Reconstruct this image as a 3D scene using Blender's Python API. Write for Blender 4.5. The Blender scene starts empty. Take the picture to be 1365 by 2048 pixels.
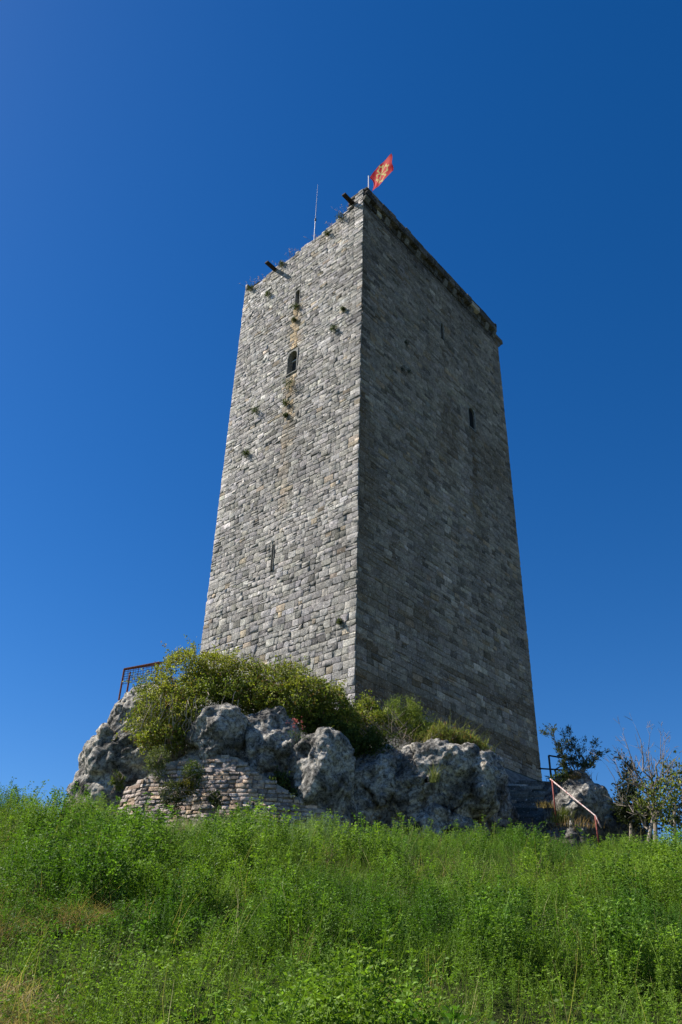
import bpy, bmesh, math, random
import numpy as np
from mathutils import Vector, Matrix, noise as mnoise

rng = np.random.default_rng(7)
random.seed(7)
S = bpy.context.scene
COL = S.collection
R = math.radians

# ------------------------------------------------------------------ camera, sky, sun, exposure
EYE = np.array([0.0, 0.0, 1.6])
FPX, CX, CY = 1638.0, 682.5, 1024.0            # focal length and centre of the 1365x2048 photograph
_zen = np.array([763.0 - CX, CY + 1604.0, FPX]); _up = _zen / np.linalg.norm(_zen)
_fw = np.array([0, 0, 1.0]) - _up * _up[2]; _fw /= np.linalg.norm(_fw)
_rt = np.cross(_up, _fw)
MW = np.array([_rt, _fw, _up])                 # camera axes -> world axes
def ray(px, py):
    w = MW @ np.array([px - CX, CY - py, FPX]); return w / np.linalg.norm(w)
def at(px, py, Y):
    r = ray(px, py); return EYE + r * ((Y - EYE[1]) / r[1])

cam_d = bpy.data.cameras.new('camera'); cam = bpy.data.objects.new('camera', cam_d); COL.objects.link(cam)
xr, yu, zf = MW[:, 0], MW[:, 1], -MW[:, 2]
cam.matrix_world = Matrix(((xr[0], yu[0], zf[0], EYE[0]), (xr[1], yu[1], zf[1], EYE[1]), (xr[2], yu[2], zf[2], EYE[2]), (0, 0, 0, 1)))
cam_d.sensor_fit = 'VERTICAL'; cam_d.sensor_height = 36; cam_d.sensor_width = 24
cam_d.lens = 36 * FPX / 2048; cam_d.clip_start = 0.05; cam_d.clip_end = 5000
S.camera = cam
S.render.resolution_x, S.render.resolution_y = 682, 1024

SUN_EL = R(47); SUN_AZ = math.atan2(-1.0, 0.20)    # azimuth from +Y towards +X
sun_dir = Vector((math.sin(SUN_AZ) * math.cos(SUN_EL), math.cos(SUN_AZ) * math.cos(SUN_EL), math.sin(SUN_EL)))
w = bpy.data.worlds.new('World'); S.world = w; w.use_nodes = True
nt = w.node_tree; bg = nt.nodes['Background']
sky = nt.nodes.new('ShaderNodeTexSky'); sky.sky_type = 'NISHITA'; sky.sun_disc = False
sky.sun_elevation = SUN_EL; sky.sun_rotation = SUN_AZ
sky.altitude = 900; sky.air_density = 1.0; sky.dust_density = 0.3; sky.ozone_density = 4.0
hs = nt.nodes.new('ShaderNodeHueSaturation'); hs.inputs['Saturation'].default_value = 1.33; hs.inputs['Hue'].default_value = 0.507
nt.links.new(sky.outputs[0], hs.inputs['Color']); nt.links.new(hs.outputs[0], bg.inputs[0]); bg.inputs[1].default_value = 0.065
sl = bpy.data.lights.new('sun', 'SUN'); sl.energy = 4.9; sl.angle = R(0.53); sl.color = (1.0, 0.95, 0.87)
so = bpy.data.objects.new('sun', sl); COL.objects.link(so); so.location = (-40, 5, 60)
so.rotation_euler = sun_dir.to_track_quat('Z', 'Y').to_euler()
S.view_settings.view_transform = 'Standard'; S.view_settings.look = 'None'
S.view_settings.gamma = 1; S.view_settings.use_curve_mapping = False
S.view_settings.exposure = 1.0
S.render.engine = 'CYCLES'

# ------------------------------------------------------------------ helpers
def tag(o, label=None, cat=None, group=None, kind=None):
    if label: o['label'] = label
    if cat: o['category'] = cat
    if group: o['group'] = group
    if kind: o['kind'] = kind
    return o
def empty(name, loc, label, cat, group=None):
    o = bpy.data.objects.new(name, None); COL.objects.link(o); o.location = loc; o.empty_display_size = 0.3
    return tag(o, label, cat, group)
def link_mesh(name, me, mat, parent=None):
    o = bpy.data.objects.new(name, me); COL.objects.link(o)
    for m in (mat if isinstance(mat, (list, tuple)) else [mat]): me.materials.append(m)
    if parent is not None:
        o.parent = parent
        o.matrix_parent_inverse = Matrix.Translation(-Vector(parent.location))
    return o
def mesh_np(name, verts, faces, colors=None, smooth=False, midx=None):
    """verts (n,3); faces: list of int arrays (k,3) or (k,4) -> mesh"""
    me = bpy.data.meshes.new(name)
    verts = np.asarray(verts, dtype=np.float32)
    fl = [np.asarray(f, dtype=np.int32) for f in faces if len(f)]
    nl = sum(f.size for f in fl); nf = sum(len(f) for f in fl)
    me.vertices.add(len(verts)); me.vertices.foreach_set('co', verts.ravel())
    me.loops.add(nl); me.polygons.add(nf)
    me.loops.foreach_set('vertex_index', np.concatenate([f.ravel() for f in fl]))
    tot = np.concatenate([np.full(len(f), f.shape[1], dtype=np.int32) for f in fl])
    st = np.concatenate([[0], np.cumsum(tot)[:-1]]).astype(np.int32)
    me.polygons.foreach_set('loop_start', st)
    if midx is not None: me.polygons.foreach_set('material_index', np.asarray(midx, dtype=np.int32))
    me.update(calc_edges=True)
    if smooth: me.polygons.foreach_set('use_smooth', np.ones(nf, dtype=bool))
    if colors is not None:
        a = me.attributes.new('tint', 'FLOAT_COLOR', 'POINT')
        c = np.ones((len(verts), 4), dtype=np.float32); c[:, :3] = colors; a.data.foreach_set('color', c.ravel())
    me.validate()
    return me
class MB:
    """collects boxes, tubes and raw faces, linked as one mesh"""
    def __init__(s): s.v = []; s.f = []
    def add(s, vs, fs):
        b = len(s.v); s.v += [tuple(map(float, p)) for p in vs]; s.f += [tuple(i + b for i in f) for f in fs]
    def tube(s, pts, rad, n=7, cap=True):
        pts = [Vector(p) for p in pts]; rad = [rad] * len(pts) if np.isscalar(rad) else rad
        vs = []; fs = []
        for i, p in enumerate(pts):
            t = (pts[min(i + 1, len(pts) - 1)] - pts[max(i - 1, 0)]).normalized()
            a = t.orthogonal().normalized() if i == 0 else (a - t * a.dot(t)).normalized()
            b = t.cross(a)
            for k in range(n):
                an = 2 * math.pi * k / n; vs.append(p + (a * math.cos(an) + b * math.sin(an)) * rad[i])
        for i in range(len(pts) - 1):
            for k in range(n):
                fs.append((i * n + k, i * n + (k + 1) % n, (i + 1) * n + (k + 1) % n, (i + 1) * n + k))
        if cap: fs.append(tuple(range(n))[::-1]); fs.append(tuple((len(pts) - 1) * n + k for k in range(n)))
        s.add(vs, fs)
    def box(s, c, ax, ay, az):
        """c centre, ax ay az half-extent vectors"""
        c, ax, ay, az = map(Vector, (c, ax, ay, az))
        vs = [c + ax * i + ay * j + az * k for k in (-1, 1) for j in (-1, 1) for i in (-1, 1)]
        s.add(vs, [(0, 2, 3, 1), (4, 5, 7, 6), (0, 1, 5, 4), (2, 6, 7, 3), (0, 4, 6, 2), (1, 3, 7, 5)])
    def build(s, name, mat, parent=None, smooth=False, bevel=0):
        me = bpy.data.meshes.new(name); me.from_pydata(s.v, [], s.f)
        bm = bmesh.new(); bm.from_mesh(me); bmesh.ops.recalc_face_normals(bm, faces=bm.faces)
        if bevel: bmesh.ops.bevel(bm, geom=bm.edges[:], offset=bevel, segments=2, affect='EDGES', profile=0.6)
        bm.to_mesh(me); bm.free()
        if smooth:
            for p in me.polygons: p.use_smooth = True
        return link_mesh(name, me, mat, parent)
class VN:
    """vectorised 2-D / 3-D value noise"""
    def __init__(s, seed): s.t = np.random.default_rng(seed).random(4096); s.p = np.random.default_rng(seed + 1).integers(0, 4096, 8192)
    def h(s, i, j, k): return s.t[(s.p[(s.p[(i % 4096)] + j) % 8192 % 4096] + k * 57) % 4096]
    def __call__(s, x, y, z=None):
        x = np.asarray(x, float); y = np.asarray(y, float); z = np.zeros_like(x) if z is None else np.asarray(z, float)
        i, j, k = np.floor(x).astype(int), np.floor(y).astype(int), np.floor(z).astype(int)
        f = [a - b for a, b in ((x, i), (y, j), (z, k))]; f = [q * q * (3 - 2 * q) for q in f]
        r = 0
        for a in (0, 1):
            for b in (0, 1):
                for c in (0, 1):
                    wgt = (f[0] if a else 1 - f[0]) * (f[1] if b else 1 - f[1]) * (f[2] if c else 1 - f[2])
                    r = r + wgt * s.h(i + a, j + b, k + c)
        return r
    def fbm(s, x, y, z=None, o=4):
        r = 0; a = 0.5; t = 0
        z = np.zeros_like(np.asarray(x, float)) if z is None else z
        for q in range(o):
            r = r + a * s(np.asarray(x) * 2 ** q + 17 * q, np.asarray(y) * 2 ** q + 5 * q, np.asarray(z) * 2 ** q); t += a; a *= 0.5
        return r / t
vn = VN(3); vn2 = VN(11)
def sstep(a, b, x):
    t = np.clip((np.asarray(x, float) - a) / (b - a), 0, 1); return t * t * (3 - 2 * t)

# ------------------------------------------------------------------ materials
class NT:
    def __init__(s, name):
        s.m = bpy.data.materials.new(name); s.m.use_nodes = True; s.n = s.m.node_tree.nodes; s.l = s.m.node_tree.links
        s.b = s.n['Principled BSDF']; s.o = s.n['Material Output']
        s.tc = s.n.new('ShaderNodeTexCoord')
    def new(s, t, **kw):
        n = s.n.new(t)
        for k, v in kw.items(): setattr(n, k, v)
        return n
    def noise(s, scale, detail=5, rough=0.6, vec=None, dist=0):
        n = s.new('ShaderNodeTexNoise'); n.inputs['Scale'].default_value = scale; n.inputs['Detail'].default_value = detail
        n.inputs['Roughness'].default_value = rough; n.inputs['Distortion'].default_value = dist
        s.l.new(vec or s.tc.outputs['Object'], n.inputs['Vector']); return n.outputs['Fac']
    def ramp(s, fac, stops):
        r = s.new('ShaderNodeValToRGB'); cr = r.color_ramp
        while len(cr.elements) < len(stops): cr.elements.new(0.5)
        for e, (p, c) in zip(cr.elements, stops): e.position = p; e.color = (*c, 1) if len(c) == 3 else c
        s.l.new(fac, r.inputs[0]); return r.outputs[0]
    def mix(s, fac, a, b, mode='MIX'):
        n = s.new('ShaderNodeMix', data_type='RGBA', blend_type=mode)
        for sock, v in ((n.inputs[0], fac), (n.inputs[6], a), (n.inputs[7], b)):
            if isinstance(v, bpy.types.NodeSocket): s.l.new(v, sock)
            else: sock.default_value = v if np.isscalar(v) else (*v, 1)
        return n.outputs[2]
    def bump(s, height, strength, dist=0.02, normal=None):
        n = s.new('ShaderNodeBump'); n.inputs['Strength'].default_value = strength; n.inputs['Distance'].default_value = dist
        s.l.new(height, n.inputs['Height'])
        if normal: s.l.new(normal, n.inputs['Normal'])
        return n.outputs['Normal']
    def attr(s, name='tint'):
        n = s.new('ShaderNodeAttribute'); n.attribute_name = name; return n.outputs['Color']
    def finish(s, color, rough=0.9, normal=None, spec=0.25):
        if isinstance(color, bpy.types.NodeSocket): s.l.new(color, s.b.inputs['Base Color'])
        else: s.b.inputs['Base Color'].default_value = (*color, 1)
        s.b.inputs['Roughness'].default_value = rough; s.b.inputs['Specular IOR Level'].default_value = spec
        if normal: s.l.new(normal, s.b.inputs['Normal'])
        return s.m
G = lambda v: (v, v, v)
def mat_masonry(name, lichen=0.5):
    t = NT(name); c = t.attr()
    mott = t.ramp(t.noise(5.5, 8, 0.78, dist=0.3), [(0.30, G(0.40)), (0.44, G(0.82)), (0.55, G(1.05)), (0.70, G(1.55))])
    c = t.mix(1.0, c, mott, 'MULTIPLY')
    c = t.mix(1.0, c, t.ramp(t.noise(19, 5, 0.8), [(0.34, G(0.55)), (0.5, G(1.0)), (0.66, G(1.4))]), 'MULTIPLY')
    li = t.ramp(t.noise(11, 8, 0.8, dist=0.6), [(0.50, G(0)), (0.60, G(1))])
    big = t.ramp(t.noise(0.55, 5, 0.65), [(0.38, G(0.25)), (0.62, G(1))])
    lf = t.mix(1.0, li, big, 'MULTIPLY')
    k = t.new('ShaderNodeMath', operation='MULTIPLY'); t.l.new(lf, k.inputs[0]); k.inputs[1].default_value = lichen
    c = t.mix(k.outputs[0], c, (0.075, 0.072, 0.068))
    wh = t.ramp(t.noise(14, 6, 0.75), [(0.585, G(0)), (0.66, G(0.85))])
    c = t.mix(wh, c, (0.56, 0.54, 0.50))
    n = t.bump(t.noise(8, 8, 0.8), 1.0, 0.05); n = t.bump(t.noise(30, 5, 0.75), 0.7, 0.02, n)
    return t.finish(c, 0.95, n, 0.12)
def mat_plain(name, col, rough=0.6, var=0.3, scale=12, bump=0.2, metal=0):
    t = NT(name)
    c = t.mix(1.0, col, t.ramp(t.noise(scale), [(0.3, G(1 - var)), (0.7, G(1 + var))]), 'MULTIPLY')
    m = t.finish(c, rough, t.bump(t.noise(scale * 3), bump, 0.01)); t.b.inputs['Metallic'].default_value = metal
    return m
def mat_rock():
    t = NT('limestone_rock')
    base = t.ramp(t.noise(1.4, 8, 0.7, dist=0.6), [(0.33, (0.05, 0.049, 0.048)), (0.45, (0.17, 0.165, 0.156)), (0.57, (0.42, 0.405, 0.375)), (0.72, (0.34, 0.285, 0.20))])
    spots = t.ramp(t.noise(11, 7, 0.8), [(0.40, G(0.25)), (0.50, G(0.95)), (0.66, G(1.7))])
    c = t.mix(1.0, t.mix(1.0, base, spots, 'MULTIPLY'), (1.03, 1.0, .95), 'MULTIPLY')
    v = t.new('ShaderNodeTexVoronoi'); v.inputs['Scale'].default_value = 7; t.l.new(t.tc.outputs['Object'], v.inputs['Vector'])
    n = t.bump(v.outputs['Distance'], 0.7, 0.09); n = t.bump(t.noise(14, 8, 0.8), 1.0, 0.05, n); n = t.bump(t.noise(55, 4, 0.7), 0.5, 0.015, n)
    return t.finish(c, 0.95, n, 0.1)
def mat_leaf(name, trans=0.35, rough=0.62, spec=0.2):
    t = NT(name); c = t.attr()
    t.finish(c, rough, None, spec)
    tr = t.new('ShaderNodeBsdfTranslucent'); c2 = t.mix(1.0, c, (1.25, 1.35, 0.55), 'MULTIPLY'); t.l.new(c2, tr.inputs['Color'])
    mx = t.new('ShaderNodeMixShader'); mx.inputs[0].default_value = trans
    t.l.new(t.b.outputs[0], mx.inputs[1]); t.l.new(tr.outputs[0], mx.inputs[2]); t.l.new(mx.outputs[0], t.o.inputs['Surface'])
    return t.m
M = dict(
    masonry=mat_masonry('weathered_limestone_masonry'), rubble=mat_masonry('pinkish_rubble_masonry', 0.25),
    mortar=mat_plain('earthy_mortar', (0.21, 0.195, 0.165), 0.95, 0.5, 8, 0.6), rock=mat_rock(),
    leaf=mat_leaf('leaf'), dryleaf=mat_leaf('dry_stalk', 0.2, 0.8, 0.1),
    twig=mat_plain('grey_twig', (0.20, 0.16, 0.12), 0.9, 0.3, 20), vine=mat_plain('dry_pale_vine', (0.42, 0.33, 0.24), 0.9, 0.3, 20),
    bark=mat_plain('grey_bark', (0.24, 0.20, 0.16), 0.9, 0.35, 25, 0.5),
    beam=mat_plain('weathered_dark_timber', (0.032, 0.024, 0.02), 0.95, 0.4, 15, 0.5),
    steel=mat_plain('grey_galvanised_steel', (0.42, 0.43, 0.45), 0.45, 0.15, 10, 0.05, 0.6),
    whitepole=mat_plain('pale_painted_pole', (0.7, 0.69, 0.67), 0.5, 0.1, 10, 0.05),
    rust=mat_plain('rusty_iron', (0.16, 0.055, 0.03), 0.85, 0.5, 25, 0.5),
    blackiron=mat_plain('dark_painted_iron', (0.012, 0.013, 0.016), 0.5, 0.3, 20, 0.1),
    hole=mat_plain('painted_dark_interior', (0.008, 0.0075, 0.007), 0.95, 0.3, 5, 0.2),  # black backing sheet that paints in the darkness inside the slits
    step=mat_masonry('worn_stone_step', 0.6),
    soil=None)
def mat_soil():
    t = NT('hill_soil')
    c = t.ramp(t.noise(3, 6, 0.7), [(0.3, (0.022, 0.028, 0.010)), (0.55, (0.05, 0.065, 0.02)), (0.75, (0.12, 0.095, 0.05))])
    geo = t.new('ShaderNodeNewGeometry'); sx = t.new('ShaderNodeSeparateXYZ'); t.l.new(geo.outputs['Normal'], sx.inputs[0])
    rk = t.ramp(t.noise(2.2, 8, 0.75, dist=.5), [(0.35, (0.06, 0.06, 0.06)), (0.5, (0.2, 0.195, 0.185)), (0.7, (0.36, 0.345, 0.32))])
    c = t.mix(t.ramp(sx.outputs['Z'], [(0.72, G(1)), (0.84, G(0))]), c, rk)
    return t.finish(c, 1.0, t.bump(t.noise(6, 8, 0.8), 1.0, 0.12), 0.05)
M['soil'] = mat_soil()
def mat_handrail():
    t = NT('peeling_red_sunlit_white')
    c = t.mix(t.ramp(t.noise(14, 5, 0.7), [(0.42, G(0)), (0.52, G(1))]), (0.20, 0.045, 0.035), (0.46, 0.38, 0.36))  # pale patches paint the sunlit white of the rail into the peeling red
    return t.finish(c, 0.5, t.bump(t.noise(30), 0.2, 0.005), 0.4)
M['handrail'] = mat_handrail()
M['red_post'] = mat_plain('faded_red_paint', (0.19, 0.045, 0.035), 0.7, 0.35, 25, 0.2)
def mat_cloth(name, col):
    t = NT(name); t.finish(col, 0.7, t.bump(t.noise(60), 0.1, 0.003), 0.2)
    tr = t.new('ShaderNodeBsdfTranslucent'); tr.inputs['Color'].default_value = (*col, 1)
    mx = t.new('ShaderNodeMixShader'); mx.inputs[0].default_value = 0.7
    t.l.new(t.b.outputs[0], mx.inputs[1]); t.l.new(tr.outputs[0], mx.inputs[2]); t.l.new(mx.outputs[0], t.o.inputs['Surface'])
    return t.m
M['flag_red'] = mat_cloth('red_flag_cloth', (0.92, 0.022, 0.032)); M['flag_gold'] = mat_cloth('golden_flag_cloth', (0.95, 0.78, 0.22))
def mat_glass():
    t = NT('old_window_glass'); m = t.finish((0.035, 0.045, 0.055), 0.08, t.bump(t.noise(6), 0.1, 0.01), 0.8); return m
M['glass'] = mat_glass()

# ------------------------------------------------------------------ ground (one sheet)
def ground(x, y):
    x = np.asarray(x, float); y = np.asarray(y, float)
    sp = lambda t: np.log1p(np.exp(np.clip(t, -30, 30))) + np.maximum(t - 30, 0)
    ym = np.minimum(y, 18.6)
    m = 0.30 * 0.6 * sp((ym - 2.15) / 0.6) + np.where(y < 0, 0.1 * y, 0)
    m = m - np.where(x < 0, .045, .026) * np.clip(x, -12, 12) * sstep(4, 17, y)
    m = m + 0.22 * (vn.fbm(x * 0.45, y * 0.45, o=3) - 0.5) * sstep(2, 5, y)
    # the slope rolls over behind the crest on both sides
    side = np.maximum(sstep(-5.6, -7.2, x), sstep(8.2, 9.8, x))
    m = m - side * 0.55 * np.maximum(y - 18.6, 0) - 0.12 * np.maximum(np.abs(x) - 11, 0)
    # rock plateau that carries the tower
    zp = 6.7 + 0.95 * np.clip(y - 21.6, 0, 2.9) + 1.0 * sstep(-3.4, -4.6, x) * sstep(24.5, 21.8, y)
    xl = -5.2 - 0.25 * np.clip(y - 22, 0, 40); xrr = np.maximum(3.6, 1.3 + 0.88 * (y - 24))
    ins = sstep(21.2, 21.8, y) * sstep(xl - 0.9, xl, x) * sstep(xrr + 0.8, xrr, x) * sstep(46, 40, y)
    st = 5.3 + 0.44 * np.clip(y - 21.7, 0, 9.6)
    ins2 = sstep(20.6, 21.8, y) * sstep(4.0, 4.6, x) * sstep(10.5, 8.2, x) * sstep(46, 40, y)
    z = m * (1 - ins2) + (np.maximum(st, m) - 0.12) * ins2
    z = np.where(ins > 0, z * (1 - ins) + np.maximum(zp, z) * ins, z)
    far = sstep(30, 140, np.hypot(x, y - 10)); z = np.minimum(z * (1 - far) - 28 * far, z)
    return z
def axis(lo, hi, step, outer, grow=1.35):
    a = list(np.arange(lo, hi + 1e-6, step)); d = step; p = a[-1]; q = a[0]; up = []; dn = []
    while p < outer: d *= grow; p += d; up.append(p)
    d = step
    while q > -outer: d *= grow; q -= d; dn.append(q)
    return np.array(dn[::-1] + a + up)
gx = axis(-12, 12, 0.16, 1500); gy = axis(-1, 34, 0.16, 1500)
X, Y = np.meshgrid(gx, gy); Z = ground(X, Y)
nx, ny = len(gx), len(gy); idx = np.arange(nx * ny).reshape(ny, nx)
q = np.stack([idx[:-1, :-1], idx[:-1, 1:], idx[1:, 1:], idx[1:, :-1]], -1).reshape(-1, 4)
g = link_mesh('ground', mesh_np('ground', np.stack([X, Y, Z], -1).reshape(-1, 3), [q], smooth=True), M['soil'])
tag(g, 'grassy hillside rising to the rocky knoll under the tower', 'ground', kind='structure')

# ------------------------------------------------------------------ stone laying
PHI = np.array([(-1, -1), (0, -1), (1, -1), (1, 0), (1, 1), (0, 1), (-1, 1), (-1, 0)], float)
def lay_stones(rects, mapf, colf, rough=1.0, back=0.05, seed=1):
    """rects (n,5): u0 u1 z0 z1 depth -> one mesh's worth of separate worn stones; mapf(u,z,d)->xyz"""
    r = np.random.default_rng(seed); n = len(rects); A = np.asarray(rects, float)
    uc, zc = (A[:, 0] + A[:, 1]) / 2, (A[:, 2] + A[:, 3]) / 2
    hu, hz = (A[:, 1] - A[:, 0]) / 2, (A[:, 3] - A[:, 2]) / 2
    P = np.zeros((n, 25, 3))
    ins = np.minimum(hu, hz) * r.uniform(0.03, 0.12, n)
    chip = r.uniform(0, 1, (n, 8)) ** 7 * 0.4 * np.minimum(hu, hz)[:, None] * rough
    tu, tz = r.normal(0, 0.006 * rough, n), r.normal(0, 0.010 * rough, n)
    for ring in range(3):
        for k in range(8):
            a, b = PHI[k]
            c = chip[:, k] if (k % 2 == 0) else chip[:, k] * 0.3
            du = a * np.maximum(hu - c - (ins if ring == 2 else 0), hu * 0.2); dz = b * np.maximum(hz - c - (ins if ring == 2 else 0), hz * 0.2)
            d = A[:, 4] + tu * du + tz * dz
            j = r.normal(0, 0.004 * rough, n)
            dd = np.full(n, -back) if ring == 0 else (d - 0.0022 * rough + j * .5 if ring == 1 else d + r.normal(0, 0.0035 * rough, n))
            P[:, ring * 8 + k] = np.stack([uc + du + (r.normal(0, 0.003, n) if ring else 0), zc + dz + (r.normal(0, 0.003, n) if ring else 0), dd], -1)
    P[:, 24] = np.stack([uc + hu * r.uniform(-.3, .3, n), zc + hz * r.uniform(-.3, .3, n), A[:, 4] + r.normal(0.002, 0.006 * rough, n)], -1)
    V = mapf(P[..., 0].ravel(), P[..., 1].ravel(), P[..., 2].ravel())
    qf = []; tf = []
    for ring in range(2):
        for k in range(8):
            k2 = (k + 1) % 8; qf.append((ring * 8 + k, ring * 8 + k2, ring * 8 + 8 + k2, ring * 8 + 8 + k))
    for k in range(8): tf.append((16 + k, 16 + (k + 1) % 8, 24))
    off = (np.arange(n) * 25)[:, None, None]
    Q = (np.array(qf)[None] + off).reshape(-1, 4); T = (np.array(tf)[None] + off).reshape(-1, 3)
    C = np.repeat(colf(uc, zc, r), 25, axis=0)
    return V, Q, T, C
def merge(parts):
    V = []; Q = []; T = []; C = []; b = 0
    for v, qq, t, c in parts:
        V.append(v); Q.append(np.asarray(qq).reshape(-1, 4) + b); T.append(np.asarray(t, int).reshape(-1, 3) + b); C.append(c); b += len(v)
    return np.concatenate(V), np.concatenate(Q), np.concatenate(T), np.concatenate(C)
def stone_colours(n, r, base=0.30, sp=0.2, bright=0.13, dark=0.15, warm=0.05):
    v = base * np.exp(r.normal(0, sp, n)); k = r.random(n)
    v = np.where(k < bright, r.uniform(0.42, 0.56, n), v); v = np.where(k > 1 - dark, base * r.uniform(0.45, 0.7, n), v)
    hue = np.stack([np.ones(n), 0.965 + r.normal(0, 0.012, n), 0.91 + r.normal(0, 0.03, n)], -1)
    c = v[:, None] * hue
    wm = r.random(n) < warm; c[wm] = c[wm] * np.array([1.10, 0.97, 0.80])
    return c

# ------------------------------------------------------------------ the tower
NC = np.array([0.599, 23.993]); AR = R(41.3)
dR = np.array([math.sin(AR), math.cos(AR)]); dL = np.array([math.sin(AR - math.pi / 2), math.cos(AR - math.pi / 2)])
nR, nL = -dL, -dR                         # outward normals of the shaded (right) and the sunlit (left) face
WR, WL = 11.45, 7.59
ZB, ZT = 7.4, 33.05
def face_map(o, d, nrm):
    def f(u, z, dep):
        u = np.asarray(u, float); return np.stack([o[0] + d[0] * u + nrm[0] * dep, o[1] + d[1] * u + nrm[1] * dep, np.asarray(z, float) + 0 * u], -1)
    return f
mapL = face_map(NC, dL, nL); mapR = face_map(NC, dR, nR)
def wavy(mp, sd):
    return lambda u, z, d: mp(u, z + .055 * (vn.fbm(np.asarray(u) * 1.1 + sd, np.asarray(z) * .8, o=2) - .5), d + .05 * (vn2.fbm(np.asarray(u) * .5 + sd, np.asarray(z) * .5, o=2) - .5))
NB = NC + dR * WR; NA = NC + dL * WL; ND = NC + dR * WR + dL * WL
mapB = face_map(NB, dL, dR); mapA = face_map(NA, dR, dL)
tower = empty('stone_tower', (NC[0] + 2, NC[1] + 6, 9.5), 'tall square grey medieval stone keep on the rocky knoll, flag on top', 'tower')
PU = np.array([-0.2, 0.0, 0.35, 0.55, 0.56, 1.0, 1.2, 2.3, 3.9, 5.2, 6.2, 7.0, 7.6]); PZ = np.array([34.1, 34.1, 33.95, 33.75, 33.55, 33.3, 33.12, 32.9, 32.78, 32.7, 32.55, 32.5, 32.42])
def topL(u): return np.interp(u, PU, PZ) + 0.16 * (vn.fbm(np.asarray(u) * 2.2, np.asarray(u) * 0 + 3.3, o=3) - 0.5)
ring_r = np.random.default_rng(5); cz = [ZB]
while cz[-1] < 34.3:
    hmean = 0.235 if cz[-1] < 16 else (0.205 if cz[-1] < 24 else 0.19)
    cz.append(cz[-1] + hmean * ring_r.uniform(0.72, 1.28))
OPEN_L = [(3.62, 3.97, 28.95, 30.02, 'slit'), (3.50, 4.14, 24.98, 26.28, 'window'), (4.02, 4.14, 15.60, 16.70, 'arrow')]
OPEN_R = [(5.80, 6.08, 29.15, 30.15, 'slit'), (7.80, 8.42, 25.05, 26.35, 'slit')]
def courses(width, opens, top, r, wmin, wmax, dep, holes=()):
    out = []
    for z0, z1 in zip(cz[:-1], cz[1:]):
        u = r.uniform(-.012, .025); first = True
        split = r.random() < 0.10
        while u < width - 1e-6:
            wd = r.uniform(wmin, wmax) * (0.8 + (z1 - z0) / 0.24 * 0.3)
            if first: wd = r.choice([0.28, 0.5]) ; first = False
            v = u + wd
            if width - v < 0.2: v = width
            pieces = [(z0, z1)]
            if r.random() < 0.16 and z1 - z0 > 0.17: zm = (z0 + z1) / 2; pieces = [(z0, zm), (zm, z1)]
            for a, b in pieces:
                m = 0.002 + 0.005 * r.random() ** 2; mz = 0.004 + .006 * r.random() ** 2
                segs = [(u, v)]
                for (o0, o1, p0, p1, _) in opens:
                    if b > p0 and a < p1:
                        ns = []
                        for s0, s1 in segs:
                            if s1 <= o0 or s0 >= o1: ns.append((s0, s1)); continue
                            if s0 < o0 - 0.06: ns.append((s0, o0))
                            if s1 > o1 + 0.06: ns.append((o1, s1))
                        segs = ns
                for s0, s1 in segs:
                    um = (s0 + s1) / 2
                    if b > top(um) + 0.05: continue
                    if any((um - hu) ** 2 + ((a + b) / 2 - hz) ** 2 < hr * hr for hu, hz, hr in holes): continue
                    d = 0.03 + r.normal(0, dep) - (0.05 if r.random() < 0.02 else 0)
                    j = r.normal(0, 0.004, 2)
                    out.append((s0 + m, s1 - m, a + mz + j[0], b - mz + j[1], max(d, 0.012)))
            u = v
    return out
rt = np.random.default_rng(21)
recL = courses(WL, OPEN_L, topL, rt, 0.15, 0.42, 0.004, [(5.76, 31.25, .13), (1.4, 26.2, .1), (5.9, 24.0, .11), (6.1, 21.9, .1), (3.9, 23.6, .12), (5.7, 23.2, .1), (0.75, 33.2, 0.14), (2.0, 32.5, .12), (6.1, 21.0, .09)])
recR = courses(WR, OPEN_R, lambda u: 33.12, rt, 0.2, 0.56, 0.003, [(3.01, 26.8, .13), (2.65, 25.05, .13), (3.08, 25.25, .11), (2.2, 26.2, .08), (3.3, 22.3, .08), (9.2, 26.9, .1)])
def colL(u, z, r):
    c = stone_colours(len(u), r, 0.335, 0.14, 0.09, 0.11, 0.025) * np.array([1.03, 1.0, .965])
    f = vn.fbm(u * 0.7 + 9, z * 0.7, o=3); c *= ((0.72 + 0.58 * f) * (0.80 + .42 * vn.fbm(u * 1.5 + 4, z * .13, o=3)))[:, None]
    pale = np.clip(sstep(6.2, 7.3, u) * 0.6 + sstep(.35, 0, np.abs(z - 27.3 - (u - 2) * -.1)) * 0.5 * sstep(3.5, 2.5, u), 0, 1)
    c = c * (1 + 0.45 * pale)[:, None]
    st = np.exp(-((u - 3.78 - 0.04 * np.sin(z * 3)) / 0.26) ** 2) * np.clip(sstep(26.2, 26.5, z) * sstep(29.1, 28.8, z) + 0.85 * sstep(22.0, 23.3, z) * sstep(25.1, 24.9, z) + .35 * sstep(16.5, 18, z) * sstep(23.5, 22.5, z) * (vn.fbm(u * 3, z * 1.3, o=2) > .42), 0, 1) * 1.0
    st = np.clip(st + 0.7 * np.exp(-((u - 1.9) / 0.7) ** 2 - ((z - 32.5) / 0.35) ** 2) * r.random(len(u)), 0, 1)[:, None]
    return c * (1 - st) + st * np.array([0.42, 0.31, 0.18]) * np.exp(r.normal(0, .25, len(u)))[:, None]
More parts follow.
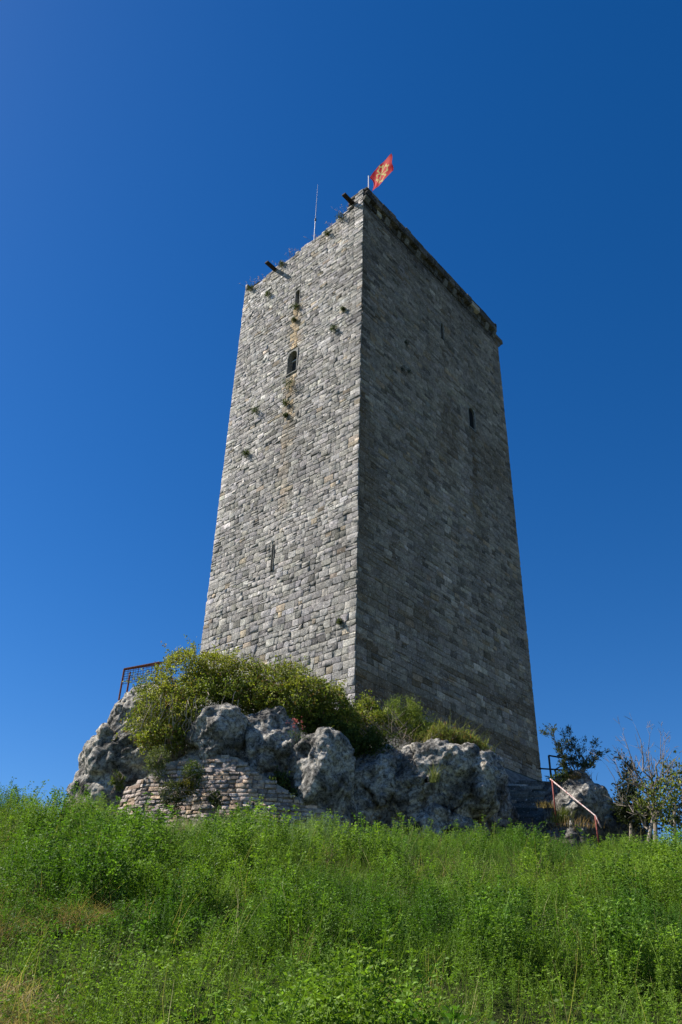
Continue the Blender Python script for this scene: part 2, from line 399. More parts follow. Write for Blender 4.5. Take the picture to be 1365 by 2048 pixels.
def colR(u, z, r):
    c = stone_colours(len(u), r, 0.255, 0.13, 0.0, 0.14, 0.05); c = np.where((r.random(len(u)) < .05)[:, None], c * 1.45, c) * np.array([1.14, 1.0, .84])  # shade painted in: right face stone tinted darker and browner than the left
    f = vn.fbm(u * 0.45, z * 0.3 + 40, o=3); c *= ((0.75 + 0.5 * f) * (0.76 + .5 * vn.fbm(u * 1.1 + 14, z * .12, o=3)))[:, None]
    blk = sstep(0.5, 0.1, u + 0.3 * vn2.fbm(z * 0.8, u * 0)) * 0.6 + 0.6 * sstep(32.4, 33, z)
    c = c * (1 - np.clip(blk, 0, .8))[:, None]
    st = np.exp(-((u - 8.15) / 0.16) ** 2) * sstep(20.5, 23.5, z) * sstep(25.2, 25.0, z) * 0.8 + np.exp(-((u - 5.95) / 0.14) ** 2) * sstep(25, 27, z) * sstep(29.3, 29.1, z) * 0.45
    band = sstep(0.50, 0.62, vn2.fbm(u * 0.12, z * 1.6, o=3)) * sstep(15.5, 11.5, z) * 0.8
    band = np.maximum(band, 0.45 * sstep(0.55, 0.7, vn2.fbm(u * 0.5 + 7, z * 0.25, o=3)))
    st = np.clip(np.maximum(st * 1.3, band), 0, 1)[:, None]
    return c * (1 - st) + st * np.array([0.16, 0.115, 0.07]) * np.exp(r.normal(0, .2, len(u)))[:, None]
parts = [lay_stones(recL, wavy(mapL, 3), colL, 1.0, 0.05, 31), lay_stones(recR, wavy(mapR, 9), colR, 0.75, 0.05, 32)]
# plain coursed stones of the two far faces, coarser
def rough_rects(wd, r):
    out = []
    for a, b in zip(cz[:-1:2], cz[2::2]):
        if b > 33: continue
        u = 0
        while u < wd - .1:
            v = min(u + r.uniform(0.5, 1.0), wd); v = wd if wd - v < .3 else v
            out.append((u + .012, v - .012, a + .012, b - .012, 0.05 + r.normal(0, .012))); u = v
    return out
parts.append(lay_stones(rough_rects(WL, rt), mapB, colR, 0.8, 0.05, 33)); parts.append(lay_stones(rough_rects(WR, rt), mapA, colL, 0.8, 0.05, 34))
# loose rubble along the broken wall head
rub = []
for k in range(150):
    u = rt.uniform(0.4, 7.5); z = float(topL(u)) + rt.uniform(-.14, .03); s = rt.uniform(.06, .15)
    rub.append((u - s, u + s, z - s * .6, z + s * .6, 0.02 - rt.uniform(0, .45)))
parts.append(lay_stones(rub, lambda u, z, d: mapL(u, z, d), colL, 1.5, 0.35, 35))
V, Q, T, C = merge(parts)
wall = link_mesh('wall', mesh_np('wall', V, [Q, T], C), M['masonry'], tower)
wall['label'] = 'coursed grey limestone blocks, sunlit left face and shaded right face'
# mortar core with real openings and wall-head thickness
core = MB()
def core_face(mp, width, opens, top, zb=ZB):
    ub = sorted(set(list(np.linspace(0, width, int(width / 0.3) + 1)) + [o[i] for o in opens for i in (0, 1)]))
    zb_ = sorted(set([zb] + [o[i] for o in opens for i in (2, 3)]))
    for u0, u1 in zip(ub[:-1], ub[1:]):
        t0, t1 = float(top(u0)) - .06, float(top(u1)) - .06
        zs = [z for z in zb_ if z < min(t0, t1)] + [None]
        for z0, z1 in zip(zs[:-1], zs[1:]):
            um = (u0 + u1) / 2
            if z1 is not None and any(o[0] < um < o[1] and o[2] < (z0 + z1) / 2 < o[3] for o in opens): continue
            za, zc_ = (t0, t1) if z1 is None else (z1, z1)
            core.add([mp(u0, z0, 0), mp(u1, z0, 0), mp(u1, zc_, 0), mp(u0, za, 0)], [(0, 1, 2, 3)])
        core.add([mp(u0, t0, 0), mp(u1, t1, 0), mp(u1, t1, -1.0), mp(u0, t0, -1.0)], [(0, 1, 2, 3)])
        core.add([mp(u0, 32.0, -1.0), mp(u1, 32.0, -1.0), mp(u1, t1, -1.0), mp(u0, t0, -1.0)], [(0, 1, 2, 3)])
core_face(mapL, WL, OPEN_L, topL); core_face(mapR, WR, OPEN_R, lambda u: 33.10 + 0 * u)
core_face(mapB, WL, [], lambda u: 32.95 + 0 * u); core_face(mapA, WR, [], lambda u: 32.6 + 0 * u)
core.add([mapL(1.0, 32.0, -1.0), mapL(WL - 1, 32.0, -1.0), mapL(WL - 1, 32.0, -WR + 1), mapL(1, 32.0, -WR + 1)], [(0, 1, 2, 3)])
core.build('mortar_core', M['mortar'], tower)
# openings: dressed surround > shallow pane, glass or painted black for the dark inside
def window(mp, o, arch, depth, pane_mat, nm='window', glass=False):
    u0, u1, z0, z1, _ = o; m = MB(); n = 12
    fr = min(0.05, (u1 - u0) * 0.12)
    a0, a1 = u0 + fr, u1 - fr; zb = z0 + (0.05 if arch else 0.0); rad = (a1 - a0) / 2; zs = z1 - fr - rad * 1.15
    inner = [(a0, zb)] + [((a0 + a1) / 2 - rad * math.cos(math.pi * k / n), zs + rad * 1.15 * math.sin(math.pi * k / n)) for k in range(n + 1)] + [(a1, zb)]
    outer = [(u0, z0)]
    for (a, b) in inner[1:-1]:
        t = (a - a0) / (a1 - a0); outer.append((u0 + (u1 - u0) * t, z1 if 0.12 < t < 0.88 else (b if b < zs + 1e-6 else z1 - 0.0)))
    outer[1] = (u0, zs); outer[-1] = (u1, zs); outer.append((u1, z0))
    outer[2] = (u0, z1); outer[-3 + 0] = (u1, z1)
    L = len(inner); vs = []
    for lst, d in ((outer, 0.045), (inner, 0.045), (inner, -depth), (outer, -0.05)):
        vs += [mp(a, b, d) for a, b in lst]
    fs = []
    for k in range(L - 1):
        fs += [(k, k + 1, L + k + 1, L + k), (L + k, L + k + 1, 2 * L + k + 1, 2 * L + k), (3 * L + k, 3 * L + k + 1, k + 1, k)]
    fs += [(L - 1, 0, L, 2 * L - 1), (2 * L - 1, L, 2 * L, 3 * L - 1), (3 * L - 1, 3 * L, 0, L - 1)]
    m.add(vs, fs)
    me = bpy.data.meshes.new(nm); me.from_pydata(m.v, [], m.f)
    a = me.attributes.new('tint', 'FLOAT_COLOR', 'POINT')
    for e in a.data: e.color = (0.27, 0.26, 0.235, 1)
    wo = link_mesh(nm, me, M['masonry'], tower)
    pm = MB(); pd = depth - 0.03
    pm.add([mp(a, b, -pd) for a, b in inner], [tuple(range(L))])
    pane = bpy.data.meshes.new('pane'); pane.from_pydata(pm.v, [], pm.f); po = link_mesh('pane', pane, pane_mat); po.parent = wo
    po.matrix_parent_inverse = (Matrix.Translation(Vector(tower.location)) @ wo.matrix_parent_inverse).inverted()
    if glass:
        gb = MB()
        def pt(u, z): return Vector(mp(u, z, -pd + .03))
        gb.box((pt((a0 + a1) / 2, zs) + pt((a0 + a1) / 2, zs + .02)) / 2, (pt(a1, zs) - pt(a0, zs)) / 2, Vector((0, 0, .025)), Vector((*(mp(0, 0, .02) - mp(0, 0, 0))[:2], 0)))
        go = gb.build('glazing_bar', M['whitepole']); go.parent = wo
        go.matrix_parent_inverse = po.matrix_parent_inverse
    return wo
window(mapL, OPEN_L[0], True, 0.2, M['hole'], 'window')['label'] = 'narrow round-headed slit high on the sunlit face'
window(mapL, OPEN_L[1], True, 0.28, M['glass'], 'window', True)['label'] = 'round-headed glazed window on the sunlit face'
window(mapL, OPEN_L[2], False, 0.15, M['hole'], 'arrow_slit')['label'] = 'thin arrow slit low on the sunlit face'
window(mapR, OPEN_R[0], False, 0.06, M['hole'], 'arrow_slit')['label'] = 'small slit high on the shaded face'
window(mapR, OPEN_R[1], True, 0.08, M['hole'], 'window')['label'] = 'round-headed dark opening on the shaded face'
# corbelled cornice along the shaded face
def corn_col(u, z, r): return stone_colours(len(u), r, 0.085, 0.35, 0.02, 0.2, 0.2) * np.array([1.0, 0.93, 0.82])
cr = []; u = -0.03
rc = np.random.default_rng(77)
while u < 11.2:
    v = min(u + rc.uniform(.35, .8), 11.2); cr.append((u + .008, v - .008, 33.46, 33.78, 0.22 + rc.normal(0, .015))); u = v
u = -0.03
while u < 11.2:
    v = min(u + rc.uniform(.3, .7), 11.2)
    cr.append((u + .008, v - .008, 33.79, 34.0 + rc.uniform(-.02, .015), 0.20 + rc.normal(0, .012))); u = v
u = -.03
while u < 11.2:
    v = min(u + rc.uniform(.3, .7), 11.2); cr.append((u + .008, v - .008, 33.14, 33.45, 0.03 + rc.normal(0, .02))); u = v
p1 = lay_stones(cr, mapR, corn_col, 0.9, 0.9, 78)
V, Q, T, C = merge([p1]); 
link_mesh('cornice', mesh_np('cornice', V, [Q, T], C), M['masonry'], tower)['label'] = 'dark overhanging stone cornice on the shaded face'
def bracket(mp, u, z, wd, hh, out, col, nm='corbel', seed=0):
    r = np.random.default_rng(seed)
    prof = [(-0.05, z - hh), (0.05, z - hh), (out * 0.35, z - hh * 0.86), (out * 0.72, z - hh * .55), (out * .95, z - hh * .28), (out, z), (-0.05, z)]
    vs = []
    for s in (-1, 1):
        vs += [mp(u + s * wd / 2 + r.normal(0, .008), b + r.normal(0, .008), a) for a, b in prof]
    n = len(prof); fs = [tuple(range(n))[::-1], tuple(range(n, 2 * n))] + [(k, (k + 1) % n, n + (k + 1) % n, n + k) for k in range(n)]
    me = bpy.data.meshes.new(nm); me.from_pydata([tuple(map(float, p)) for p in vs], [], fs)
    bm = bmesh.new(); bm.from_mesh(me); bmesh.ops.recalc_face_normals(bm, faces=bm.faces); bmesh.ops.bevel(bm, geom=bm.edges[:], offset=.015, segments=1, affect='EDGES'); bm.to_mesh(me); bm.free()
    a = me.attributes.new('tint', 'FLOAT_COLOR', 'POINT')
    a.data.foreach_set('color', np.tile(np.array([*col, 1.0], dtype=np.float32), len(me.vertices)))
    return link_mesh(nm, me, M['masonry'], tower)
for k in range(15):
    if k in (1, 6): continue
    v = rc.uniform(.08, .2); bracket(mapR, 0.16 + k * 0.78 + rc.normal(0, .06), 33.45, rc.uniform(.22, .34), rc.uniform(.28, .42), rc.uniform(.10, .18), (v, v * .94, v * .82), seed=k)
# the projecting cornice stones of the far right corner, seen end on
bracket(mapB, 0.16, 33.25, 0.3, 0.55, 0.42, (.16, .14, .12), seed=91)
fc = [(-.05 + k * .55, .48 + k * .55, 33.26, 33.5, 0.55) for k in range(13)]
V, Q, T, C = merge([lay_stones(fc, mapB, corn_col, .9, .4, 92)])
link_mesh('cornice', mesh_np('cornice', V, [Q, T], C), M['masonry'], tower)['label'] = 'projecting corner stones of the far side cornice'

# ------------------------------------------------------------------ things on top of the tower
def v3(a): return Vector([float(q) for q in a])
LOWB, HIB = (5.50, 32.52), (0.62, 33.42)
for (u, z), ln, lab in ((LOWB, .65, 'dark timber beam jutting from the left end of the tower top'), (HIB, 0.7, 'dark timber beam jutting out near the flag at the tower corner')):
    a = v3(mapL(u, z, -0.9)); b = v3(mapL(u, z + 0.02, ln)); mid = (a + b) / 2
    e = empty('roof_beam', mid, lab, 'beam', 'timber beams on the tower top')
    m = MB(); m.box(mid, (b - a) / 2, v3((*dL, 0)) * 0.10, Vector((0, 0, 0.045))); m.build('timber', M['beam'], e, bevel=.012)
p = v3(mapL(3.45, 32.5, -0.45)); 
e = empty('aerial_mast', p, 'thin grey lightning rod rising from the middle of the tower top', 'mast')
m = MB(); m.tube([p, p + Vector((0, 0, 2.6))], [.024, .02], 8); m.build('mast_tube', M['steel'], e)
m = MB(); m.tube([p + Vector((0, 0, 2.55)), p + Vector((0, 0, 4.3)), p + Vector((0, 0, 5.3))], [.02, .012, .006], 6); m.build('rod_tip', M['steel'], e)
m = MB(); m.tube([p + Vector((0, 0, 2.48)), p + Vector((0, 0, 2.62))], .045, 8); m.build('coupling', M['blackiron'], e)
# flag pole with the flag
fp = v3(at(737.5, 383, 25.0)); ftop = v3(at(738.8, 354, 25.0)); fp.z -= 1.6; ftop.x = fp.x; ftop.y = fp.y
e = empty('flag_pole', fp, 'thin pale pole at the tower corner flying a red flag with a golden cross', 'flag pole')
m = MB(); m.tube([fp, ftop + Vector((0, 0, .04))], [.028, .022], 8); m.build('pole', M['whitepole'], e)
m = MB(); m.tube([ftop + Vector((0, 0, .03)), ftop + Vector((0, 0, .08)), ftop + Vector((0, 0, .11))], [.02, .035, .01], 8); m.build('finial', M['whitepole'], e)
def in_cross(s, t):
    """twelve-pointed hollow cross, unit: flag height; s,t from the middle"""
    def arms(k):
        for (a, b) in ((s, t), (t, s)):
            a_, b_ = abs(a), abs(b)
            w0 = 0.05 + 0.17 * np.clip(a_ / 0.30, 0, 1) ** 1.1
            tip = 0.385 - 0.9 * np.maximum(w0 * 0 + b_ - 0.0, 0) * 0.62
            if a_ < tip - k and b_ < w0 - k: return True
        return False
    if arms(0) and not arms(0.055): return True
    for (a, b) in ((0.40, 0), (0.30, .17), (0.30, -.17)):
        for sx, sy in ((a, b), (-a, b), (b, a), (b, -a)):
            if (s - sx) ** 2 + (t - sy) ** 2 < 0.042 ** 2: return True
    return False
def flag_grid():
    # corners seen in the photo, given their own depth: hoist top/bottom, fly top/bottom
    A = v3(at(739.5, 356, 25.0)); B = v3(at(743.5, 384, 25.0)); Cc = v3(at(782, 310, 23.9)); D = v3(at(787, 341, 24.0))
    nu, nv = 96, 64; vs = []
    for j in range(nv + 1):
        t = j / nv
        for i in range(nu + 1):
            s = i / nu
            P = (A * (1 - t) + B * t) * (1 - s) + (Cc * (1 - t) + D * t) * s
            # sag and folds
            ph = s * 7.5 + t * 2.2
            P = P + Vector((0.10, -0.35, 0.0)) * math.sin(ph) * 0.18 * (0.25 + s) + Vector((0, -.3, .05)) * math.sin(s * 15 + t * 6) * 0.05
            P = P + Vector((.20, 0, .10)) * math.sin(math.pi * t) * (1 - s) ** 2 * 0.75      # bellied hoist edge
            P = P + Vector((-.03, 0, .11)) * math.sin(math.pi * s) * (1 - 1.2 * t)            # bulging long edges
            P = P + Vector((.05, 0, .06)) * math.sin(t * 9) * s ** 3 * 0.5
            vs.append(tuple(P))
    q = []; mi = []
    for j in range(nv):
        for i in range(nu):
            q.append((j * (nu + 1) + i, j * (nu + 1) + i + 1, (j + 1) * (nu + 1) + i + 1, (j + 1) * (nu + 1) + i))
            mi.append(1 if in_cross(((i + .5) / nu - .5) * 1.22, ((j + .5) / nv - .5) * .92) else 0)
    return mesh_np('flag', np.array(vs), [np.array(q)], smooth=True, midx=mi)
link_mesh('flag', flag_grid(), [M['flag_red'], M['flag_gold']], e)['label'] = 'red flag with golden cross blowing to the right'

# ------------------------------------------------------------------ foliage tools
def leaf_quads(P, dirs, L, W, col, r, fold=0.25):
    """P (n,3) bases, dirs (n,3) unit; rhombic folded leaves"""
    n = len(P); up = r.normal(0, 1, (n, 3)); side = np.cross(dirs, up); side /= np.linalg.norm(side, axis=1, keepdims=True) + 1e-9
    nor = np.cross(side, dirs); L = np.broadcast_to(L, (n,))[:, None]; W = np.broadcast_to(W, (n,))[:, None]
    mid = P + dirs * L * 0.45 + nor * W * fold
    V = np.stack([P, mid + side * W * .5, P + dirs * L, mid - side * W * .5], 1).reshape(-1, 3)
    Q = np.arange(4 * n).reshape(n, 4); return V, Q, np.repeat(col, 4, axis=0)
def rdirs(n, r, upb=0.0):
    d = r.normal(0, 1, (n, 3)); d[:, 2] += upb; return d / (np.linalg.norm(d, axis=1, keepdims=True) + 1e-9)
def blob_points(blobs, n, r, gap=0.47, gs=2.6, shell=0.55):
    """points in a union of ellipsoids, denser near the skin, broken by noise"""
    B = np.array(blobs, float); vol = np.prod(B[:, 3:6], axis=1); pr = vol / vol.sum(); out = []
    c = 0
    while c < n:
        k = r.choice(len(B), n, p=pr); d = rdirs(n, r); rad = r.random(n) ** (1 / 3.0) * (1 - shell) + shell * (1 - np.abs(r.normal(0, .16, n)))
        lump = 0.50 + 0.95 * vn.fbm(d[:, 0] * 2.2 + k * 7.7, d[:, 1] * 2.2, d[:, 2] * 2.2, o=3)
        p = B[k, :3] + d * (rad * lump)[:, None] * B[k, 3:6]
        keep = vn2.fbm(p[:, 0] * gs, p[:, 1] * gs, p[:, 2] * gs, o=3) > gap * r.uniform(.75, 1.1, n)
        out.append(p[keep]); c += keep.sum()
    P = np.concatenate(out)[:n]; ns = int(n * .3); k = r.permutation(n)[:ns]      # a third of the leaves sit on shoots that stick out
    g_ = max(1, ns // 14); b0 = P[r.integers(0, n, g_)]; cc = B[:, :3].mean(0); dd = b0 - cc; dd /= np.linalg.norm(dd, axis=1, keepdims=True) + 1e-6; dd = dd * .6 + rdirs(g_, r, .9); dd /= np.linalg.norm(dd, axis=1, keepdims=True)
    ii = r.integers(0, g_, ns); t = r.random(ns)[:, None] * B[:, 3:6].mean() * r.uniform(.25, .95, g_)[ii][:, None]
    P[k] = b0[ii] + dd[ii] * t + np.array([0, 0, -.35]) * t ** 2 + r.normal(0, .025, (ns, 3)); return P
def greens(P, r, base, yellow, amt=0.5, fs=1.1, sp=0.25):
    f = vn2.fbm(P[:, 0] * fs + 3, P[:, 1] * fs, P[:, 2] * fs, o=3); f = np.clip((f - .35) * 2.6 * amt + r.normal(0, .18, len(P)), 0, 1)[:, None]
    return (np.array(base) * (1 - f) + np.array(yellow) * f) * np.exp(r.normal(0, sp, len(P)))[:, None]
def bush(name, blobs, n, label, cat, base, yellow, size=(.045, .08), root=None, twigs=14, seed=0, upb=.3, gap=.47, extra=None, aspect=.55, group=None, amt=.5):
    r = np.random.default_rng(seed); B = np.array(blobs, float)
    c = B[:, :3].mean(0); root = c if root is None else np.array(root)
    e = empty(name, tuple(root), label, cat, group)
    P = blob_points(blobs, n, r, gap); col = greens(P, r, base, yellow, amt)
    if extra is not None:
        for frac, cc in extra:
            k = r.random(n) < frac * 2 * vn.fbm(P[:, 0] * 1.7, P[:, 1] * 1.7, P[:, 2] * 1.7 + 9, o=2); col[k] = np.array(cc) * np.exp(r.normal(0, .25, k.sum()))[:, None]
    L = r.uniform(*size, n); V, Q, C = leaf_quads(P, rdirs(n, r, upb), L, L * aspect, col, r)
    link_mesh('foliage', mesh_np('foliage', V, [Q], C), M['leaf'], e)
    m = MB()
    for k in range(twigs):
        b = B[r.integers(len(B))]; t = b[:3] + rdirs(1, r, .5)[0] * b[3:6] * r.uniform(.6, 1.12)
        s = root + r.normal(0, .02, 3)
        md = (s + t) / 2 + r.normal(0, .15, 3); m.tube([s, (s + md) / 2 + r.normal(0, .05, 3), md, (md + t) / 2 + r.normal(0, .06, 3), t], [.018, .015, .012, .009, .004], 5, cap=False)
    m.build('stems', M['twig'], e)
    return e

# ------------------------------------------------------------------ boulders and outcrops
tex = {}
for nm, ty, sc in (('rock_big', 'CLOUDS', 1.1), ('rock_mid', 'CLOUDS', 0.34), ('rock_fine', 'CLOUDS', 0.11), ('rock_pits', 'VORONOI', 0.28), ('rock_crack', 'VORONOI', 0.85)):
    t = bpy.data.textures.new(nm, ty); t.noise_scale = sc; tex[nm] = t
    if ty == 'CLOUDS': t.noise_depth = 3
    if nm == 'rock_crack': t.weight_1, t.weight_2 = -1, 1
def boulder(name, ells, label, vox=0.042, amps=(.42, .30, .16, -.08, .08), seed=0, cat='boulder'):
    r = np.random.default_rng(seed); bm = bmesh.new()
    c0 = np.array(ells[0][:3])
    for (x, y, z, a, b, c) in ells:
        mt = Matrix.Translation((x - c0[0], y - c0[1], z - c0[2])) @ Matrix.Rotation(r.uniform(-.25, .25), 4, 'Y') @ Matrix.Diagonal((a, b, c, 1))
        bmesh.ops.create_icosphere(bm, subdivisions=4, radius=1, matrix=mt)
    me = bpy.data.meshes.new('tmp'); bm.to_mesh(me); bm.free()
    o = bpy.data.objects.new('tmp', me); COL.objects.link(o)
    o.location = c0
    rm = o.modifiers.new('r', 'REMESH'); rm.mode = 'VOXEL'; rm.voxel_size = vox
    dg = bpy.context.evaluated_depsgraph_get(); m1 = bpy.data.meshes.new_from_object(o.evaluated_get(dg)); o.modifiers.clear()
    P = np.empty(len(m1.vertices) * 3, np.float32); m1.vertices.foreach_get('co', P); P = P.reshape(-1, 3).astype(float)
    E = np.array(ells); E[:, :3] -= c0
    for k in range(7 * len(ells)):                       # broken, chiselled faces: random joint planes slice the mass
        e_ = E[k % len(ells)]; nn = r.normal(0, 1, 3) * np.array([1, 1, .55]); nn[1] -= .5; nn /= np.linalg.norm(nn)
        sup = np.sqrt(((nn * e_[3:6]) ** 2).sum()); hh = (P - e_[:3]) @ nn - sup * r.uniform(.72, .95)
        near = (((P - e_[:3]) / e_[3:6]) ** 2).sum(1) < 1.6; P -= np.where(near, np.maximum(hh, 0), 0)[:, None] * nn * .85
    m1.vertices.foreach_set('co', P.astype(np.float32).ravel()); o.data = m1
    for nm, am in zip(('rock_big', 'rock_crack', 'rock_mid', 'rock_pits', 'rock_fine'), amps):
        d = o.modifiers.new(nm, 'DISPLACE'); d.texture = tex[nm]; d.strength = am; d.mid_level = 0.15 if nm == 'rock_crack' else 0.40; d.texture_coords = 'GLOBAL'
    dg = bpy.context.evaluated_depsgraph_get(); me2 = bpy.data.meshes.new_from_object(o.evaluated_get(dg)); bpy.data.objects.remove(o); bpy.data.meshes.remove(me); bpy.data.meshes.remove(m1)
    me2.name = name
    me2.polygons.foreach_set('use_smooth', np.ones(len(me2.polygons), dtype=bool))
    me2.materials.clear()
    q = link_mesh(name, me2, M['rock']); q.location = c0
    return tag(q, label, cat)
boulder('rock_outcrop', [(-5.1, 22.3, 6.9, 1.6, 1.5, 2.3), (-5.6, 22.0, 5.8, 1.25, 1.2, 2.0), (-5.0, 22.5, 8.35, 1.35, 1.3, 1.25), (-4.2, 22.2, 6.4, 1.0, 1.0, 1.5)], 'big pale limestone outcrop at the far left, under the rusty railing', seed=1, cat='rock outcrop')
boulder('rock_outcrop', [(-3.3, 22.1, 7.0, .9, .8, 1.2), (-2.4, 22.0, 6.9, .9, .8, 1.3), (-1.4, 22.0, 6.7, .9, .8, 1.4), (-.4, 21.9, 6.5, .9, .8, 1.3), (.6, 22.1, 6.3, 1.0, .7, 1.3), (1.6, 22.2, 6.4, 1.0, .8, 1.3), (2.6, 22.3, 6.6, 1.0, .9, 1.2), (3.5, 22.6, 6.5, .8, 1.0, 1.2)], 'long shaded bedrock ledge behind the row of boulders, carrying the shrubs', vox=.07, seed=9, cat='rock outcrop')
boulder('boulder', [(-2.87, 20.6, 7.55, .78, .9, .85), (-2.95, 20.8, 6.9, .75, .8, .6)], 'rounded pitted boulder directly above the left part of the retaining wall', seed=2)
boulder('boulder', [(-1.62, 20.75, 7.4, .84, .9, 1.0), (-2.15, 21.0, 7.2, .5, .7, .8), (-1.5, 20.8, 6.6, .6, .6, .7)], 'boulder above the retaining wall beside a dark vertical cleft', seed=3)
boulder('boulder', [(-.36, 20.35, 6.6, .8, .9, 1.25), (-.95, 20.8, 6.5, .6, .6, .9), (-.15, 20.3, 5.7, .6, .7, .9), (-.45, 20.5, 7.0, .5, .6, .6)], 'tall smooth boulder at the right end of the retaining wall', seed=4)
boulder('boulder', [(1.1, 21.3, 6.5, 1.1, .75, 1.2), (.7, 21.4, 5.9, .9, .7, 1.0), (1.7, 21.4, 6.2, .8, .7, 1.2)], 'dark recessed boulder in the hollow under the shrubs', seed=5)
boulder('boulder', [(2.65, 21.2, 6.8, 1.1, 1.0, 1.05), (3.4, 21.2, 6.75, .85, .95, .95), (2.5, 21.1, 5.9, .95, .9, .9), (3.1, 21.0, 5.7, .6, .7, .9), (1.95, 21.3, 6.6, .6, .8, .9)], 'broad boulder with a pale streak left of the stone steps', seed=6)
boulder('boulder', [(4.15, 23.3, 7.3, .75, .8, .9), (4.4, 23.6, 6.6, .6, .8, .9)], 'shaded rock between the broad boulder and the tower foot', seed=7)
boulder('rock_outcrop', [(6.8, 23.2, 6.45, .85, .9, 1.2), (7.4, 23.2, 5.9, .8, .8, 1.0), (6.6, 23.0, 5.6, .85, .8, .95), (7.9, 23.2, 5.6, .75, .7, .75)], 'pale pitted rock right of the steps, behind the red handrail', seed=8, cat='rock outcrop')

# ------------------------------------------------------------------ curved retaining wall
rwx = np.array([-5.25, -4.7, -3.9, -3.0, -2.0, -1.0, 0.0, .45]); rwy = np.array([20.35, 19.9, 19.7, 19.35, 19.2, 19.25, 19.5, 19.75])
seg = np.concatenate([[0], np.cumsum(np.hypot(np.diff(rwx), np.diff(rwy)))]); RWL = seg[-1]
def rw_map(u, z, d):
    u = np.asarray(u, float); x = np.interp(u, seg, rwx); y = np.interp(u, seg, rwy)
    e_ = .15; tx = np.interp(u + e_, seg, rwx) - np.interp(u - e_, seg, rwx); ty = np.interp(u + e_, seg, rwy) - np.interp(u - e_, seg, rwy)
    ln = np.hypot(tx, ty) + 1e-9; nx_, ny_ = ty / ln, -tx / ln
    dd = d - 0.28 * (z - 5.0)
    return np.stack([x + nx_ * dd, y + ny_ * dd, z + 0 * u], -1)
def rw_top(u):
    x = np.interp(u, seg, rwx)
    return np.interp(x, [-5.2, -4.6, -4.2, -3.6, -2.9, -2.4, -1.8, -1.2, -.6, 0, .5], [6.35, 6.6, 6.9, 7.0, 7.0, 6.95, 6.6, 6.25, 5.95, 5.7, 5.5])
rr = np.random.default_rng(50); rec = []; z = 4.6
while z < 7.1:
    h = rr.uniform(.085, .125); u = rr.uniform(-.2, 0)
    while u < RWL:
        v = min(u + rr.uniform(.13, .32), RWL)
        u = max(u, 0.0)
        if z + h < rw_top((u + v) / 2) + rr.normal(0, .03) and v - u > .08: rec.append((u + .005, v - .005, z + .006 + rr.normal(0, .005), z + h - .006 + rr.normal(0, .005), 0.045 + rr.normal(0, .014)))
        u = v
    z += h
def col_rw(u, z, r):
    c = stone_colours(len(u), r, 0.36, .2, .12, .12, .25); return c * np.array([1.12, .96, .88])
rw = empty('retaining_wall', (-2.4, 20, 5.2), 'low curved dry stone retaining wall built under the boulders', 'retaining wall')
V, Q, T, C = merge([lay_stones(rec, rw_map, col_rw, 1.1, .06, 51)]); link_mesh('facing_stones', mesh_np('facing_stones', V, [Q, T], C), M['rubble'], rw)
m = MB(); us = np.linspace(0, RWL, 30)
for a, b in zip(us[:-1], us[1:]):
    ta, tb = float(rw_top(a)) - .02, float(rw_top(b)) - .02
    m.add([rw_map(a, 4.5, 0.), rw_map(b, 4.5, 0.), rw_map(b, tb, 0.), rw_map(a, ta, 0.), rw_map(b, tb, -1.0), rw_map(a, ta, -1.0)], [(0, 1, 2, 3), (3, 2, 4, 5)])
m.build('mortar_core', M['mortar'], rw)

# ------------------------------------------------------------------ steps beside the tower
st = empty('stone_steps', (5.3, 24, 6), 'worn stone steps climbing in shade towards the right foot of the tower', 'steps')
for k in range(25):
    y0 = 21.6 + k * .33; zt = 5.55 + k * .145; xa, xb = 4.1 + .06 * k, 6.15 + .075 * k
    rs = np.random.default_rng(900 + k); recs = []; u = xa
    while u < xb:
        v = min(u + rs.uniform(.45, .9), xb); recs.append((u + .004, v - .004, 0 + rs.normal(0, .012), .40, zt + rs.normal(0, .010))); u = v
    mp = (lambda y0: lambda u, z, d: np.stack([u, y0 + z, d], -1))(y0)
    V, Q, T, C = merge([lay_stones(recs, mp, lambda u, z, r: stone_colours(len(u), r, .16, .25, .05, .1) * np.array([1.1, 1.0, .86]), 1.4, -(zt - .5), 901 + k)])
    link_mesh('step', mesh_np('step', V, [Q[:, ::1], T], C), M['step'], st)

# ------------------------------------------------------------------ railings
a, b, c, d = v3(at(1101, 1558, 22.6)), v3(at(1150, 1598, 21.7)), v3(at(1192, 1632, 21.0)), v3(at(1203, 1656, 20.85))
e = empty('handrail', (c.x, c.y, c.z - .8), 'sloping red pipe handrail, peeling, with painted-in sunlit white, along the right side of the steps', 'handrail')
m = MB(); m.tube([a, b, c, c + (d - c) * .3, d], .018, 10); m.build('rail', M['handrail'], e, smooth=True)
for p, zb in ((a + (b - a) * .08, 1.15), (c + (b - c) * .03, .85)):
    m = MB(); m.tube([p, p - Vector((0, 0, zb))], .022, 8); m.build('post', M['red_post'], e, smooth=True)
p0, p1, p2 = v3(at(1098, 1511, 28)), v3(at(1128, 1516, 28)), v3(at(1079, 1537, 28.5)); q0 = v3(at(1111, 1539, 28)); q1 = v3(at(1136, 1541, 28))
e = empty('landing_railing', (p0.x, p0.y, p0.z - 1.1), 'dark iron railing at the top of the steps, right of the tower', 'railing')
m = MB(); m.tube([p0, p0 - Vector((0, 0, 1.15))], .035, 8); m.build('post', M['blackiron'], e)
m = MB(); m.tube([q0, q0 - Vector((0, 0, .6))], .03, 8); m.build('post', M['blackiron'], e)
m = MB(); m.tube([p0, p1, p1 + (p1 - p0) * .6], .028, 8); m.build('rail', M['blackiron'], e)
m = MB(); m.tube([p2, q0, q1], .026, 8); m.build('rail', M['blackiron'], e)
m = MB(); m.tube([q0, v3(at(1130, 1528, 28.3))], .022, 8); m.build('brace', M['blackiron'], e)
